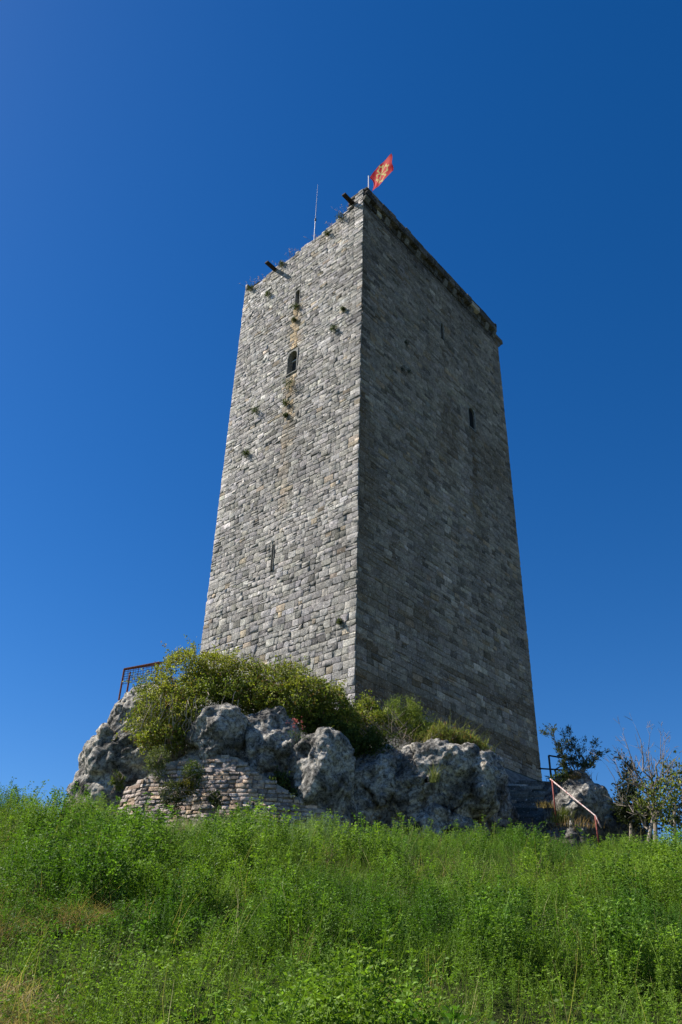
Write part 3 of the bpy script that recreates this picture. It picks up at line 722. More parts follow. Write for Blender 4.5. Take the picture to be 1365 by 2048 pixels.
# rusty guard rail on the left outcrop
A0, A1, A2 = v3(at(249, 1338, 23.2)), v3(at(318, 1325, 23.2)), v3(at(352, 1325, 23.8))
B1 = v3(at(322, 1328, 26.0))
e = empty('guard_railing', (A0.x, A0.y, A0.z - .7), 'rusty wire guard railing on top of the left outcrop', 'railing')
for p, hh in ((A0, .95), (A0 + (A1 - A0) * .13 + Vector((0, .25, -.03)), .75), (A1, .75)):
    m = MB(); m.tube([p, p - Vector((0, 0, hh))], .028, 8); m.build('post', M['rust'], e)
m = MB(); m.tube([A0, A1, A2], .03, 8); m.build('rail', M['rust'], e)
m = MB(); m.tube([A0 + Vector((.02, 0, -.02)), B1], .025, 8); m.build('rail', M['rust'], e)
def wire(pts, rad):
    m = MB(); m.tube(pts, rad, 5); m.build('wire', M['rust'], e)
for k in range(6):
    dz = -.09 - k * .075; wire([A0 + Vector((0, .01, dz)), (A0 + A1) / 2 + Vector((0, 0, dz - .03 * random.random())), A1 + Vector((0, 0, dz))], .007)
for k in range(13):
    p = A0 + (A1 - A0) * ((k + .5) / 13); wire([p + Vector((0, 0, -.02)), p + Vector((.01, 0, -.5))], .0045)
for k in range(1, 8):
    p = A0 + (B1 - A0) * (k / 8); wire([p, p + Vector((.02, -.02, -.45))], .006)

# ------------------------------------------------------------------ shrubs on the knoll
def pxb(px, py, Y, rx, ry, rz):
    p = at(px, py, Y); return (p[0], p[1], p[2], rx, ry, rz)
OL, YL = (0.11, 0.145, 0.024), (0.42, 0.40, 0.06)
bush('bramble', [pxb(372, 1350, 21.9, .8, .8, .75), pxb(320, 1385, 21.4, .6, .7, .5), pxb(430, 1355, 21.8, .8, .8, .7), pxb(340, 1420, 20.9, .85, .7, .65), pxb(295, 1450, 20.6, .6, .5, .5), pxb(325, 1480, 20.3, .65, .45, .4), pxb(372, 1440, 20.6, .45, .45, .6), pxb(410, 1395, 21.2, .7, .7, .5)], 30000,
     'big olive green bramble spilling over the left outcrop beside the guard railing', 'bramble', OL, YL, twigs=30, seed=101, extra=[(.07, (.14, .07, .035)), (.05, (.22, .2, .1))])
bush('bramble', [pxb(480, 1370, 21.6, .85, .8, .7), pxb(560, 1372, 21.7, .9, .8, .7), pxb(500, 1398, 21.3, .8, .7, .45), pxb(560, 1405, 21.1, .8, .7, .5), pxb(615, 1400, 21.3, .85, .8, .65), pxb(655, 1420, 21.3, .7, .8, .65), pxb(690, 1448, 21.2, .55, .6, .5), pxb(640, 1445, 21.0, .5, .5, .4), pxb(595, 1440, 20.9, .5, .5, .4), pxb(550, 1425, 20.9, .5, .4, .35), pxb(500, 1415, 21.0, .5, .5, .3), pxb(610, 1425, 20.9, .6, .5, .5), pxb(450, 1395, 21.0, .6, .5, .35)], 46000,
     'wide yellow green bramble along the foot of the sunlit tower face', 'bramble', OL, (.43, .40, .06), twigs=34, seed=102, extra=[(.08, (.15, .085, .04)), (.04, (.26, .22, .12))])
bush('ivy', [pxb(668, 1470, 20.9, .5, .45, .4), pxb(690, 1505, 20.9, .4, .4, .5), pxb(720, 1480, 21.2, .5, .4, .45), pxb(640, 1460, 20.9, .45, .4, .35), pxb(745, 1500, 21.1, .45, .35, .4), pxb(560, 1580, 19.9, .28, .3, .45), pxb(590, 1600, 19.8, .18, .25, .3)], 14000,
     'dark green ivy hanging in the cleft between the boulders', 'ivy', (.045, .07, .018), (.12, .15, .03), twigs=14, seed=103)
bush('shrub', [pxb(735, 1420, 22.6, .35, .4, .35), pxb(750, 1455, 22.2, .5, .45, .4), pxb(722, 1450, 22.0, .4, .4, .4)], 9000,
     'small bright yellow green shrub at the tower corner', 'shrub', (.12, .15, .026), (.36, .34, .06), twigs=16, seed=104, extra=[(.1, (.2, .13, .08))])
bush('shrub', [pxb(805, 1425, 22.6, .55, .5, .5), pxb(815, 1455, 22.4, .6, .5, .45), pxb(780, 1450, 22.4, .45, .45, .4), pxb(840, 1470, 22.2, .45, .4, .35), pxb(775, 1485, 21.9, .5, .35, .3), pxb(725, 1470, 21.9, .4, .35, .35)], 21000,
     'feathery rounded green shrub in front of the shaded tower face', 'shrub', (.09, .13, .026), (.26, .28, .055), size=(.03, .07), twigs=26, seed=105, aspect=.3, upb=.9)
# pale curling vines on the brambles
rv = np.random.default_rng(61)
e = empty('dry_vines', (-3, 20.4, 7), 'pale bare vine stems hanging over the olive bramble and boulders', 'vine')
m = MB()
for k in range(34):
    px, py = rv.uniform(290, 480), rv.uniform(1380, 1440)
    p = at(px, py, 20.0 + rv.uniform(0, .4)); pts = [p]
    for s in range(5): pts.append(pts[-1] + np.array([rv.normal(0, .05), rv.normal(0, .03) - .01, -rv.uniform(.1, .2)]))
    m.tube(pts, [.010, .009, .008, .007, .006, .004], 4, cap=False)
m.build('stem', M['vine'], e)
e = empty('dry_twigs', (1.2, 21.6, 7.6), 'bundle of bare pale twigs between the two shrubs at the tower corner', 'twigs')
m = MB()
for k in range(46):
    p = at(rv.uniform(725, 830), rv.uniform(1450, 1500), 21.7 + rv.uniform(-.2, .3)); pts = [p]; dd = np.array([rv.normal(-.05, .1), rv.normal(-.06, .05), rv.uniform(.06, .15)])
    for s in range(4): pts.append(pts[-1] + dd + rv.normal(0, .035, 3))
    m.tube(pts, [.010, .008, .006, .005, .003], 4, cap=False)
m.build('stem', M['vine'], e)

def grass_tuft(name, root, n, h, spread, label, cat, col, col2, seed, lean=(0, 0), group=None, wid=.008, mat='dryleaf'):
    r = np.random.default_rng(seed); root = np.array(root, float)
    e = empty(name, tuple(root), label, cat, group); V = []; C = []
    P = root + np.stack([r.normal(0, spread, n), r.normal(0, spread * .6, n), np.zeros(n)], -1)
    hh = h * r.uniform(.5, 1.1, n); dx = r.normal(lean[0], .3, n) * hh; dy = r.normal(lean[1], .25, n) * hh
    K = 5; side = rdirs(n, r); side[:, 2] = 0; side /= np.linalg.norm(side, axis=1, keepdims=True)
    for k in range(K):
        t = k / (K - 1); c = P + np.stack([dx * t ** 1.8, dy * t ** 1.8, hh * t * (1 - .25 * t * np.hypot(dx, dy) / hh)], -1); w_ = wid * (1 - .85 * t)
        V.append(np.stack([c - side * w_, c + side * w_], 1))
    V = np.stack(V, 1).reshape(-1, 3); b = (np.arange(n) * 2 * K)[:, None, None]; k = np.arange(K - 1)[:, None] * 2
    Q = (b + (k + np.array([0, 1, 3, 2]))[None]).reshape(-1, 4)
    f = r.random(n)[:, None]; c = (np.array(col) * (1 - f) + np.array(col2) * f); C = np.repeat(c, 2 * K, axis=0)
    link_mesh('blades', mesh_np('blades', V, [Q], C), M[mat], e); return e
for i, (px, py, Y, h, lab) in enumerate([(885, 1482, 21.6, .75, 'tall yellowish grass clump on top of the broad boulder, left side'), (915, 1484, 21.8, .65, 'straw coloured grass clump in the middle of the broad boulder top'), (945, 1492, 21.9, .5, 'short wispy grass clump at the right edge of the broad boulder top'), (862, 1486, 21.5, .55, 'reddish dry grass clump beside the feathery shrub')]):
    grass_tuft('grass_clump', at(px, py + 8, Y), 45, h * 1.15, .22, lab, 'grass clump', (.12, .16, .035) if i != 3 else (.16, .08, .04), (.32, .31, .11), 200 + i, (.35, -.05), 'grass clumps on the broad boulder')
grass_tuft('grass_clump', at(868, 1565, 20.0), 60, .5, .05, 'thin green grass clump growing from the face of the broad boulder', 'grass clump', (.12, .16, .03), (.28, .27, .09), 210, (.1, 0))
grass_tuft('grass_clump', at(1125, 1645, 21.4), 150, .42, .11, 'yellow green grass clump at the foot of the handrail', 'grass clump', (.10, .14, .025), (.22, .22, .06), 211, (.3, -.2))
grass_tuft('grass_clump', at(1150, 1655, 21.2), 90, .28, .25, 'dry brown grass clump at the foot of the pale pitted rock', 'grass clump', (.18, .11, .05), (.34, .24, .11), 212, (.2, -.2))
grass_tuft('grass_clump', at(1090, 1615, 22.2), 70, .2, .1, 'dry tuft of grass at the upper handrail post', 'grass clump', (.22, .15, .06), (.3, .24, .09), 213, (-.3, -.2))
for i, (px, py, Y, rx, rz) in enumerate([(880, 1472, 21.7, .35, .3), (915, 1478, 21.8, .35, .26), (950, 1492, 21.9, .22, .16)]):
    bush('feathery_herb', [pxb(px, py, Y, rx, .3, rz), pxb(px + 15, py + 8, Y - .1, rx * .7, .3, rz * .8)], 2600 - 600 * i, ['pale green feathery herb clump left on the broad boulder', 'yellowish feathery herb clump in the middle of the broad boulder top', 'small feathery herb at the right rim of the broad boulder top'][i], 'herb', (.12, .15, .03), (.34, .33, .10), (.06, .14), twigs=8, seed=220 + i, aspect=.14, upb=1.3, gap=.3, extra=[(.12, (.25, .11, .06))], group='herbs on the broad boulder')
# valerian with pink flowers in the cleft
def flowers(name, root, n, h, spread, label, seed, pink=(.34, .09, .14), group=None, leafy=True, fl=7):
    r = np.random.default_rng(seed); root = np.array(root, float); e = empty(name, tuple(root), label, 'flowering plant', group)
    m = MB(); FP = []
    for k in range(n):
        b = root + np.array([r.normal(0, spread * .12), r.normal(0, spread * .1), 0]); t = b + np.array([r.normal(0, .2) * h + r.normal(0, spread * .8), r.normal(-.05, .12) * h, h * r.uniform(.6, 1.1)])
        m.tube([b, (b + t) / 2 + r.normal(0, .02, 3), t], [.006, .005, .003], 4, cap=False)
        FP.append(t + r.normal(0, .03, (fl, 3)))
    m.build('stems', M['twig'], e)
    P = np.concatenate(FP); nn = len(P); V, Q, C = leaf_quads(P, rdirs(nn, r), .035, .03, np.array(pink) * np.exp(r.normal(0, .25, nn))[:, None], r)
    link_mesh('blossoms', mesh_np('blossoms', V, [Q], C), M['leaf'], e)
    if leafy:
        P = root + r.normal(0, 1, (90, 3)) * np.array([spread, spread * .6, h * .2]) + np.array([0, 0, h * .2]); V, Q, C = leaf_quads(P, rdirs(90, r, .6), .06, .025, greens(P, r, (.07, .10, .03), (.13, .16, .05)), r)
        link_mesh('leaves', mesh_np('leaves', V, [Q], C), M['leaf'], e)
    return e
flowers('pink_valerian', at(592, 1478, 19.75), 9, .45, .12, 'pink flowering valerian in the cleft above the tall smooth boulder', 300)
for i, (u, lab) in enumerate([(1.15, 'wispy pinkish flower stems on the tower top just below the upper beam'), (2.0, 'wispy flower stems on the wall head between the upper beam and the rod'), (3.05, 'wispy pinkish flower stems at the foot of the lightning rod'), (4.6, 'pinkish flower stems on the wall head left of the rod'), (5.2, 'small flower stems on the wall head right of the lower beam'), (6.5, 'sparse flower stems on the wall head left of the lower beam'), (7.2, 'pinkish flower stems at the far left end of the wall head')]):
    flowers('wall_flower', mapL(u, float(topL(u)) - .08, -.15), 16, .75 if i in (0, 3, 6) else .45, .3, lab, 310 + i, (.32, .22, .25), 'flowers along the tower top', leafy=False, fl=4)
# small tufts rooted in the masonry
TUFTS = [(1.42, 26.05, .17, 'dark tuft on the sunlit face near the corner, right of the window'), (5.76, 31.0, .16, 'tuft below a small hole at the upper left of the sunlit face'), (3.80, 24.35, .30, 'largest yellow green tuft directly below the glazed window'), (6.12, 21.8, .18, 'tuft on the left part of the sunlit face at mid height'), (3.95, 23.4, .20, 'tuft in the stained strip well below the glazed window'), (5.78, 23.9, .22, 'grey green tuft left of the stained strip'), (3.78, 28.85, .18, 'tuft hanging from the sill of the upper slit'), (3.86, 28.1, .12, 'tuft in the ochre strip between the two windows'), (0.95, 26.9, .10, 'tiny tuft on the sunlit face close to the corner edge'), (1.3, 33.0, .22, 'green tuft on the wall head by the upper beam'), (5.0, 32.55, .18, 'green tuft on the wall head right of the lower beam'), (7.1, 32.3, .18, 'green tuft at the left end of the wall head'), (2.1, 32.5, .14, 'tuft in the broken masonry right of the rod'), (3.92, 22.75, .13, 'lowest small tuft of the stained strip'), (0.62, 12.6, .12, 'small tuft near the foot of the sunlit face by the corner')]
for i, (u, z, s, lab) in enumerate(TUFTS):
    r = np.random.default_rng(400 + i); c = mapL(u, z, .06); e = empty('wall_tuft', tuple(c), lab, 'wall plant', 'plants rooted in the tower wall')
    n = 260; P = c + np.array([*(nL * .3 * s), 0]) + rdirs(n, r, .1) * (r.random(n) ** .5)[:, None] * s * np.array([1, 1, .9]); P[:, 2] -= r.random(n) * s * .3
    L = r.uniform(.05, .1, n); V, Q, C = leaf_quads(P, rdirs(n, r, .3), L, L * .3, greens(P, r, (.045, .06, .02), (.16, .16, .05) if i in (2, 9, 10, 11) else (.09, .11, .04)), r)
    link_mesh('leaves', mesh_np('leaves', V, [Q], C), M['leaf'], e)
    m = MB()
    for k in range(5): m.tube([c - np.array([*(nL * .05), 0]), c + rdirs(1, r, .2)[0] * s * .8], [.008, .003], 4, cap=False)
    m.build('stems', M['twig'], e)
for i, (u, z, lab) in enumerate([(3.0, 26.7, 'dark tuft in the upper hole of the shaded face'), (2.66, 24.95, 'dark tuft in the lower left hole of the shaded face'), (3.1, 25.1, 'dark tuft in the lower right hole of the shaded face')]):
    r = np.random.default_rng(450 + i); c = mapR(u, z, .05); n = 120; e = empty('wall_tuft', tuple(c), lab, 'wall plant', 'plants rooted in the tower wall')
    P = c + rdirs(n, r) * (r.random(n) ** .5)[:, None] * .15; L = r.uniform(.05, .09, n); V, Q, C = leaf_quads(P, rdirs(n, r), L, L * .3, greens(P, r, (.03, .04, .015), (.06, .07, .03)), r)
    link_mesh('leaves', mesh_np('leaves', V, [Q], C), M['leaf'], e)
# weeds on the retaining wall
for i, (px, py, Y, s, lab, b, y) in enumerate([(315, 1520, 19.45, .3, 'pale grey green weed hanging at the top of the retaining wall', (.10, .125, .05), (.2, .21, .09)), (385, 1545, 19.3, .28, 'green weed trailing down the middle of the retaining wall', (.05, .075, .015), (.14, .16, .03)), (375, 1572, 19.15, .14, 'small yellow weed in the joints of the retaining wall', (.12, .11, .02), (.25, .2, .04)), (430, 1595, 19.1, .15, 'round grassy weed low on the retaining wall', (.06, .08, .02), (.15, .14, .04)), (235, 1560, 19.9, .16, 'small bright weed between outcrop and retaining wall', (.08, .11, .02), (.2, .19, .04)), (345, 1588, 19.1, .3, 'bushy weed at the foot of the retaining wall', (.045, .06, .015), (.11, .12, .03))]):
    bush('wall_weed', [pxb(px, py, Y, s, s * .5, s * 1.0), pxb(px + 4, py + 22 * s / .3, Y - .03, s * .6, s * .4, s)], int(900 * s / .15), lab, 'weed', b, y, (.035, .075), twigs=6, seed=500 + i, aspect=.3, group='weeds on the retaining wall', gap=.3)

# ------------------------------------------------------------------ shrub on the right rock, trees on the right
def branchy(root, tips, r, m, r0=.03, sub=3, wob=.12):
    ends = []
    root = np.array(root, float)
    for t in tips:
        t = np.array(t, float); pts = [root]
        for k in range(1, 7):
            s = k / 6; pts.append(root + (t - root) * s + r.normal(0, wob * .25, 3) * math.sin(math.pi * s) + np.array([0, 0, -.15 * math.sin(math.pi * s) * wob * 3]))
        rad = [r0 * (1 - .85 * k / 6) for k in range(7)]; m.tube(pts, rad, 6, cap=False)
        ln = np.linalg.norm(t - root)
        for k in range(sub * 3):
            i = r.integers(2, 7); b = np.array(pts[i]); dd = (t - root) / ln + r.normal(0, .55, 3); dd[2] += .3; dd /= np.linalg.norm(dd)
            l2 = ln * r.uniform(.14, .34); mid = b + dd * l2 * .5 + r.normal(0, .03, 3); q_ = b + dd * l2
            m.tube([b, mid, q_], [rad[i] * .6, rad[i] * .42, .003], 5, cap=False); ends.append((b, q_))
            for _ in range(2):
                d3 = dd + r.normal(0, .5, 3); d3 /= np.linalg.norm(d3); q3 = mid + d3 * l2 * .5; m.tube([mid, q3], [max(rad[i] * .3, .004), .0025], 4, cap=False); ends.append((mid, q3))
        ends.append((np.array(pts[4]), t))
    return ends
def leaf_along(ends, per, size, r, base, yel, spread=.05, aspect=.4, upb=.5):
    P = []; D = []
    for a, b in ends:
        t = r.random(per)[:, None]; P.append(a + (b - a) * t + r.normal(0, spread, (per, 3))); dd = (b - a) / (np.linalg.norm(b - a) + 1e-6) + r.normal(0, .6, (per, 3)); D.append(dd)
    P = np.concatenate(P); D = np.concatenate(D); D[:, 2] += upb * .3; D /= np.linalg.norm(D, axis=1, keepdims=True); n = len(P); L = r.uniform(*size, n)
    return leaf_quads(P, D, L, L * aspect, greens(P, r, base, yel), r)
r = np.random.default_rng(600); root = at(1153, 1553, 23.0)
e = empty('rock_shrub', tuple(root), 'airy grey green shrub growing on top of the pale pitted rock', 'shrub')
m = MB(); ends = branchy(root, [at(px, py, 23.0 + r.uniform(-.5, .5)) for px, py in ((1096, 1453), (1105, 1475), (1127, 1468), (1141, 1477), (1152, 1490), (1168, 1490), (1188, 1496), (1198, 1508), (1120, 1505), (1180, 1520))], r, m, .018, 3, .15)
m.build('branches', M['bark'], e)
V, Q, C = leaf_along(ends, 11, (.05, .10), r, (.045, .06, .035), (.13, .14, .07), .03, .33); link_mesh('foliage', mesh_np('foliage', V, [Q], C), M['leaf'], e)
grass_tuft('grass_clump', at(1160, 1560, 22.8), 260, .28, .14, 'brown dry grass under the airy shrub on the pale pitted rock', 'grass clump', (.14, .08, .035), (.28, .2, .09), 214)
bush('rock_weed', [pxb(1120, 1557, 22.9, .3, .3, .14), pxb(1140, 1552, 22.9, .25, .3, .14)], 1500, 'low green weed on the left shoulder of the pale pitted rock', 'weed', (.04, .06, .012), (.1, .12, .03), (.04, .07), twigs=5, seed=601)
# bare tree
r = np.random.default_rng(610); root = at(1312, 1690, 20.6); fork = at(1305, 1590, 20.7)
e = empty('bare_tree', tuple(root), 'leafless pale branched young tree standing at the far right', 'tree')
m = MB(); m.tube([root, (root + fork) / 2 + np.array([.03, 0, 0]), fork], [.055, .045, .038], 8); m.build('trunk', M['bark'], e)
m = MB(); branchy(fork, [at(px, py, 20.7 + r.uniform(-.6, .6)) for px, py in ((1247, 1467), (1238, 1500), (1272, 1455), (1300, 1470), (1322, 1462), (1330, 1490), (1345, 1500), (1356, 1512), (1215, 1510), (1290, 1500))], r, m, .026, 3, .35)
a_ = at(1305, 1660, 20.5); branchy(a_, [at(1213, 1530, 20.3), at(1250, 1590, 20.3)], r, m, .024, 2, .5)
m.build('branches', M['bark'], e)
# leafy young trees at the right edge
def leafy_tree(root, fork, tips, label, seed, base, yel, per=12, r0=.024, size=(.06, .11), group=None, spread=.07, name='leafy_tree'):
    r = np.random.default_rng(seed); root = np.array(root); fork = np.array(fork); e = empty(name, tuple(root), label, 'tree', group); m = MB()
    m.tube([root, (root + fork) / 2 + r.normal(0, .04, 3), fork], [r0 * 2, r0 * 1.7, r0 * 1.4], 8); m.build('trunk', M['bark'], e)
    m = MB(); ends = branchy(fork, tips, r, m, r0, 3, .25); m.build('branches', M['bark'], e)
    V, Q, C = leaf_along(ends, per, size, r, base, yel, spread, .5); link_mesh('crown', mesh_np('crown', V, [Q], C), M['leaf'], e); return e
tp = lambda lst, Y, r: [at(px, py, Y + r.uniform(-.5, .5)) for px, py in lst]
rq = np.random.default_rng(620)
leafy_tree(at(1296, 1690, 20.3), at(1308, 1630, 20.3), tp([(1285, 1562), (1300, 1580), (1320, 1570), (1335, 1590), (1275, 1600), (1345, 1550), (1310, 1555), (1330, 1610)], 20.3, rq), 'young tree with light green leaves in front of the bare tree', 621, (.06, .09, .018), (.26, .26, .05), 4, spread=.12)
leafy_tree(at(1352, 1690, 20.4), at(1350, 1620, 20.4), tp([(1340, 1540), (1362, 1545), (1375, 1570), (1385, 1600), (1340, 1600), (1395, 1550), (1335, 1640), (1370, 1640)], 20.4, rq), 'leafy young tree cut by the right edge of the picture', 622, (.05, .075, .018), (.22, .22, .05), 5, spread=.12)
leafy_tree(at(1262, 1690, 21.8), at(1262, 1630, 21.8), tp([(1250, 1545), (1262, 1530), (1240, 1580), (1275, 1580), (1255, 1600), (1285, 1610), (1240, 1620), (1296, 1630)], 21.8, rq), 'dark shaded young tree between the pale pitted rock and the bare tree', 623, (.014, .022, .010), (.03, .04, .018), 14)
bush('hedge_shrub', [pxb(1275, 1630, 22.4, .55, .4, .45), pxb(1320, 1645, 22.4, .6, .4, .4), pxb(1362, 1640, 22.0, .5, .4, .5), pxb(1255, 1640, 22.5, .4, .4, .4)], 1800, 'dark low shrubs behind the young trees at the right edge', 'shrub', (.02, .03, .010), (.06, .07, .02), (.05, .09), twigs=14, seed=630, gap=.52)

# ------------------------------------------------------------------ the meadow
def herb(r, n_nodes, h, spread, ll):
    P = []; D = []; S_ = []; lean = r.normal(0, .16, 2); stem = []
    for k in range(8): t = k / 7; stem.append((lean[0] * t * t * h, lean[1] * t * t * h, h * t * .96))
    for k in range(n_nodes):
        t = r.uniform(.12, 1.0) ** .75; base = np.array([lean[0] * t * t * h, lean[1] * t * t * h, h * t * .96]); an = r.uniform(0, 6.28); out = spread * (1.15 - t * .8) * r.uniform(.3, 1)
        c = base + np.array([math.cos(an) * out, math.sin(an) * out, out * .35])
        for q_ in (-.9, 0, .9):
            P.append(c); D.append((math.cos(an + q_), math.sin(an + q_), r.uniform(-.2, .8))); S_.append(ll * r.uniform(.7, 1.2))
    P = np.array(P); D = np.array(D); D /= np.linalg.norm(D, axis=1, keepdims=True)
    V, Q, _ = leaf_quads(P, D, np.array(S_), np.array(S_) * .45, np.ones((len(P), 3)), r, .2)
    st_ = np.array(stem); w_ = np.array([.0025, 0, 0]); sv = np.stack([st_ - w_, st_ + w_], 1).reshape(-1, 3); sq = np.array([(2 * k, 2 * k + 1, 2 * k + 3, 2 * k + 2) for k in range(7)]) + len(V)
    tone = np.concatenate([.55 + .6 * np.clip(V[:, 2] / h, 0, 1) * 0 + .45 * np.ones(len(V)), np.full(len(sv), 1.1)])
    return np.concatenate([V, sv]), np.concatenate([Q, sq]), tone
def blades(r, n, h, spread, wid, lean=.5):
    V = []; Q = []
    for k in range(n):
        b = np.array([r.normal(0, spread), r.normal(0, spread), 0]); an = r.uniform(0, 6.28); hh = h * r.uniform(.5, 1.1); ln = lean * r.uniform(.2, 1.2) * hh; an2 = r.uniform(0, 6.28)
        s = np.array([math.cos(an2), math.sin(an2), 0]) * wid; o = len(V)
        for j in range(4):
            t = j / 3; c = b + np.array([math.cos(an) * ln * t * t, math.sin(an) * ln * t * t, hh * (t - .25 * lean * t * t)]); V += [c - s * (1 - .9 * t), c + s * (1 - .9 * t)]
        for j in range(3): Q.append((o + 2 * j, o + 2 * j + 1, o + 2 * j + 3, o + 2 * j + 2))
    return np.array(V), np.array(Q), np.ones(len(V))
def scatter(templates, X_, Y_, scale, col, r, zoff=0.0, tilt=.12):
    Vs = []; Qs = []; Cs = []; b = 0; n = len(X_); kind = r.integers(0, len(templates), n); Z_ = ground(X_, Y_) - .02
    for ti, (V, Q, tone) in enumerate(templates):
        k = np.where(kind == ti)[0]; c = len(k)
        if not c: continue
        an = r.uniform(0, 6.28, c); ca, sa = np.cos(an)[:, None], np.sin(an)[:, None]; s = scale[k][:, None]
        x = (V[None, :, 0] * ca - V[None, :, 1] * sa) * s; y = (V[None, :, 0] * sa + V[None, :, 1] * ca) * s; z = V[None, :, 2] * s
        x = x + z * r.normal(.05, tilt, c)[:, None]; y = y + z * r.normal(0, tilt, c)[:, None]
        P = np.stack([x + X_[k][:, None], y + Y_[k][:, None], z + Z_[k][:, None] + zoff], -1).reshape(-1, 3)
        cc = (col[k][:, None, :] * tone[None, :, None] * np.exp(r.normal(0, .16, (c, len(V) // 4 + 1, 1))).repeat(4, axis=1)[:, :len(V)]).reshape(-1, 3)
        Vs.append(P); Qs.append((Q[None] + (np.arange(c) * len(V))[:, None, None] + b).reshape(-1, 4)); Cs.append(cc); b += len(P)
    return np.concatenate(Vs), np.concatenate(Qs), np.concatenate(Cs)
def spots(dens, y0, y1, r):
    out = []
    wmax = .46 * y1 + 2.2; n = int(dens * 2 * wmax * (y1 - y0)); x = r.uniform(-wmax, wmax, n); y = r.uniform(y0, y1, n)
    k = (np.abs(x) < .46 * y + 2.2); return x[k], y[k]
def free(x, y):
    """no herbs inside the wall, the boulders or on the steps"""
    ywall = np.interp(x, rwx, rwy, left=99, right=99); yb = np.interp(x, [-6.5, -5.2, .4, .6, 1.8, 2, 4.0, 4.2, 6.0, 6.2, 7.8, 8, 12], [20.6, 20.6, 20, 20.6, 20.5, 20.3, 20.3, 21.6, 21.6, 22.2, 22.2, 22.4, 22.4])
    return (y < np.minimum(ywall - .1, yb))
rm = np.random.default_rng(700)
def hmap(x, y):
    f = vn.fbm(x * .55 + 20, y * .55, o=3); f2 = vn2.fbm(x * 1.9, y * 1.9, o=2)
    h = .16 + 2.1 * np.clip(f - .28, 0, 1) + 1.9 * (f2 - .47)
    hollow = np.exp(-((x - .25) / 1.0) ** 2 - ((y - 8.2) / .9) ** 2) + .7 * np.exp(-((x - 2.9) / .8) ** 2 - ((y - 9.6) / .55) ** 2) + .8 * np.exp(-((x + 2.9) / .9) ** 2 - ((y - 7.8) / 1.2) ** 2)
    h = h * (1 - .72 * np.clip(hollow, 0, 1))
    h = h * (1 + .25 * sstep(-4.2, -6.2, x) * sstep(13, 17, y))
    h = h * (1 - .35 * sstep(15.0, 17.5, y))
    return np.clip(h, .16, 1.7)
def mcol(x, y, r):
    n = len(x); f = np.clip((vn2.fbm(x * .5 + 4, y * .5, o=3) - .3) * 2.2 + r.normal(0, .15, n), 0, 1)[:, None]
    c = np.array([.060, .132, .015]) * (1 - f) + np.array([.155, .240, .028]) * f
    sil = (np.exp(-((x + 1.8) / 2.6) ** 2) * sstep(14.5, 17.5, y) * .75)[:, None] * r.uniform(.3, 1, (n, 1))
    c = c * (1 - sil) + np.array([.22, .29, .17]) * sil
    return c * np.exp(r.normal(0, .22, n))[:, None]
herbs = [herb(rm, rm.integers(24, 34), rm.uniform(.38, .60), .065, rm.uniform(.022, .034)) for _ in range(9)]
low = [herb(rm, 16, .22, .11, .022) for _ in range(5)]
tufts = [blades(rm, 12, .36, .04, .0032) for _ in range(6)]
parts = []
for dens, y0, y1, ks in ((185, 3.0, 7.0, .9), (140, 7.0, 12.0, 1.0), (90, 12.0, 21.6, 1.15)):
    x, y = spots(dens, y0, y1, rm); k = free(x, y); x, y = x[k], y[k]; hm = hmap(x, y)
    parts.append(scatter(herbs, x, y, hm * ks * rm.uniform(.7, 1.15, len(x)), mcol(x, y, rm), rm))
broad = [herb(rm, 10, .28, .09, .046) for _ in range(4)]
stalk = [blades(rm, 2, .8, .05, .0035, .35) for _ in range(5)]
x, y = spots(2, 4.5, 14, rm); k = free(x, y) & (rm.random(len(x)) < 2.2 * np.clip(vn2.fbm(x * .7 + 31, y * .7, o=2) - .38, 0, 1) * 3); x, y = x[k], y[k]; parts.append(scatter(broad, x, y, rm.uniform(.7, 1.5, len(x)), mcol(x, y, rm) * 1.05, rm))
x, y = spots(2, 3.0, 19, rm); k = free(x, y); x, y = x[k], y[k]; parts.append(scatter(stalk, x, y, rm.uniform(.6, 1.25, len(x)), np.array([.30, .27, .11]) * np.exp(rm.normal(0, .25, len(x)))[:, None], rm, tilt=.3))
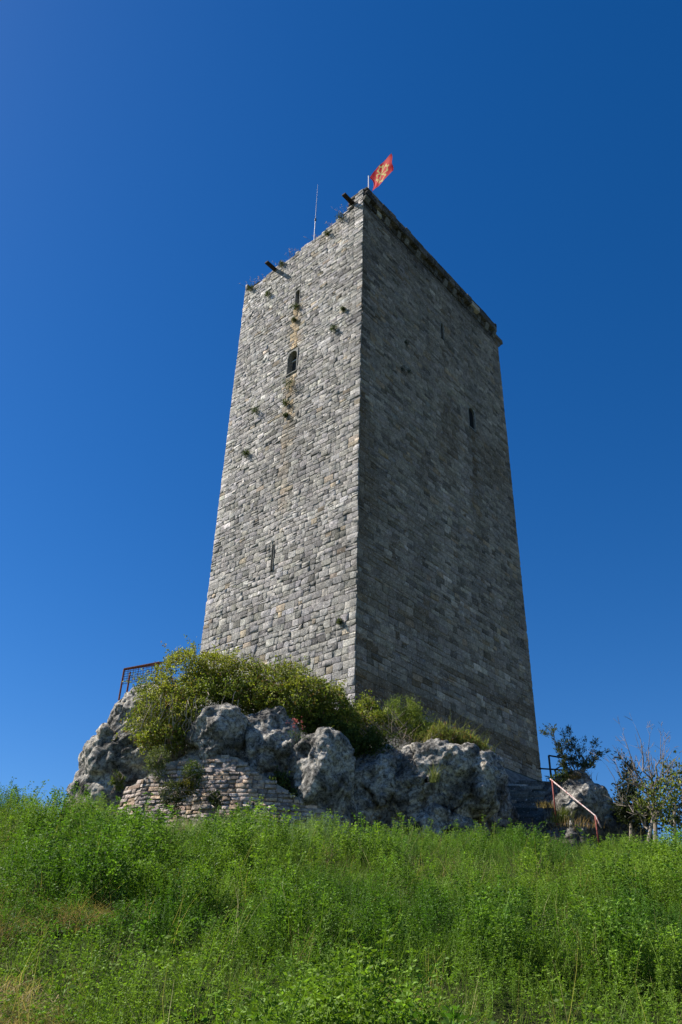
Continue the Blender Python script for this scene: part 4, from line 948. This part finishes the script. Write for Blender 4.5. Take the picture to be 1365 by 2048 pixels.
x, y = spots(40, 3.0, 13, rm); k = free(x, y); x, y = x[k], y[k]; parts.append(scatter(low, x, y, rm.uniform(.8, 1.4, len(x)), mcol(x, y, rm), rm))
V = []; Q = []; C = []; b = 0
for v, qq, c in parts: V.append(v); Q.append(qq + b); C.append(c); b += len(v)
mo = link_mesh('meadow_herbs', mesh_np('meadow_herbs', np.concatenate(V), [np.concatenate(Q)], np.concatenate(C)), M['leaf'])
tag(mo, 'dense knee high green herbs covering the sunny slope', 'meadow', kind='stuff')
x, y = spots(30, 3.0, 20.5, rm); k = free(x, y); x, y = x[k], y[k]; hm = hmap(x, y)
k = rm.random(len(x)) < .35 + .65 * sstep(.45, .6, vn.fbm(x * .8 + 50, y * .8, o=2)); x, y, hm = x[k], y[k], hm[k]
cg = mcol(x, y, rm) * np.array([1.2, 1.1, 1.1]); dry = rm.random(len(x)) < .07; cg[dry] = np.array([.30, .24, .11]) * np.exp(rm.normal(0, .2, dry.sum()))[:, None]
v, qq, c = scatter(tufts, x, y, (.55 + .75 * hm) * rm.uniform(.7, 1.3, len(x)), cg, rm, tilt=.25)
tag(link_mesh('grass', mesh_np('grass', v, [qq], c), M['leaf']), 'long grass blades growing between the herbs on the slope', 'grass', kind='stuff')
# dry straw lying in a few bare patches
pc = [(-2.9, 7.3, .55), (-3.1, 6.9, .5), (-3.9, 9.4, .6), (-3.6, 9.2, .4), (-2.75, 9.9, .3), (.15, 6.6, .35), (.35, 7.6, .3), (-2.2, 6.7, .3), (-.3, 5.4, .4), (-3.9, 11, .6)]
xs = []; ys = []
for (a, b_, s) in pc: xs.append(rm.normal(a, s * .6, 260)); ys.append(rm.normal(b_, s * .6, 260))
x = np.concatenate(xs); y = np.concatenate(ys); straw = [blades(rm, 7, .22, .05, .003, 1.6) for _ in range(4)]
v, qq, c = scatter(straw, x, y, rm.uniform(.6, 1.4, len(x)), np.array([.36, .28, .14]) * np.exp(rm.normal(0, .25, len(x)))[:, None], rm, zoff=.06, tilt=.6)
tag(link_mesh('straw', mesh_np('straw', v, [qq], c), M['dryleaf']), 'pale dry straw lying in bare patches of the slope', 'straw', kind='stuff')
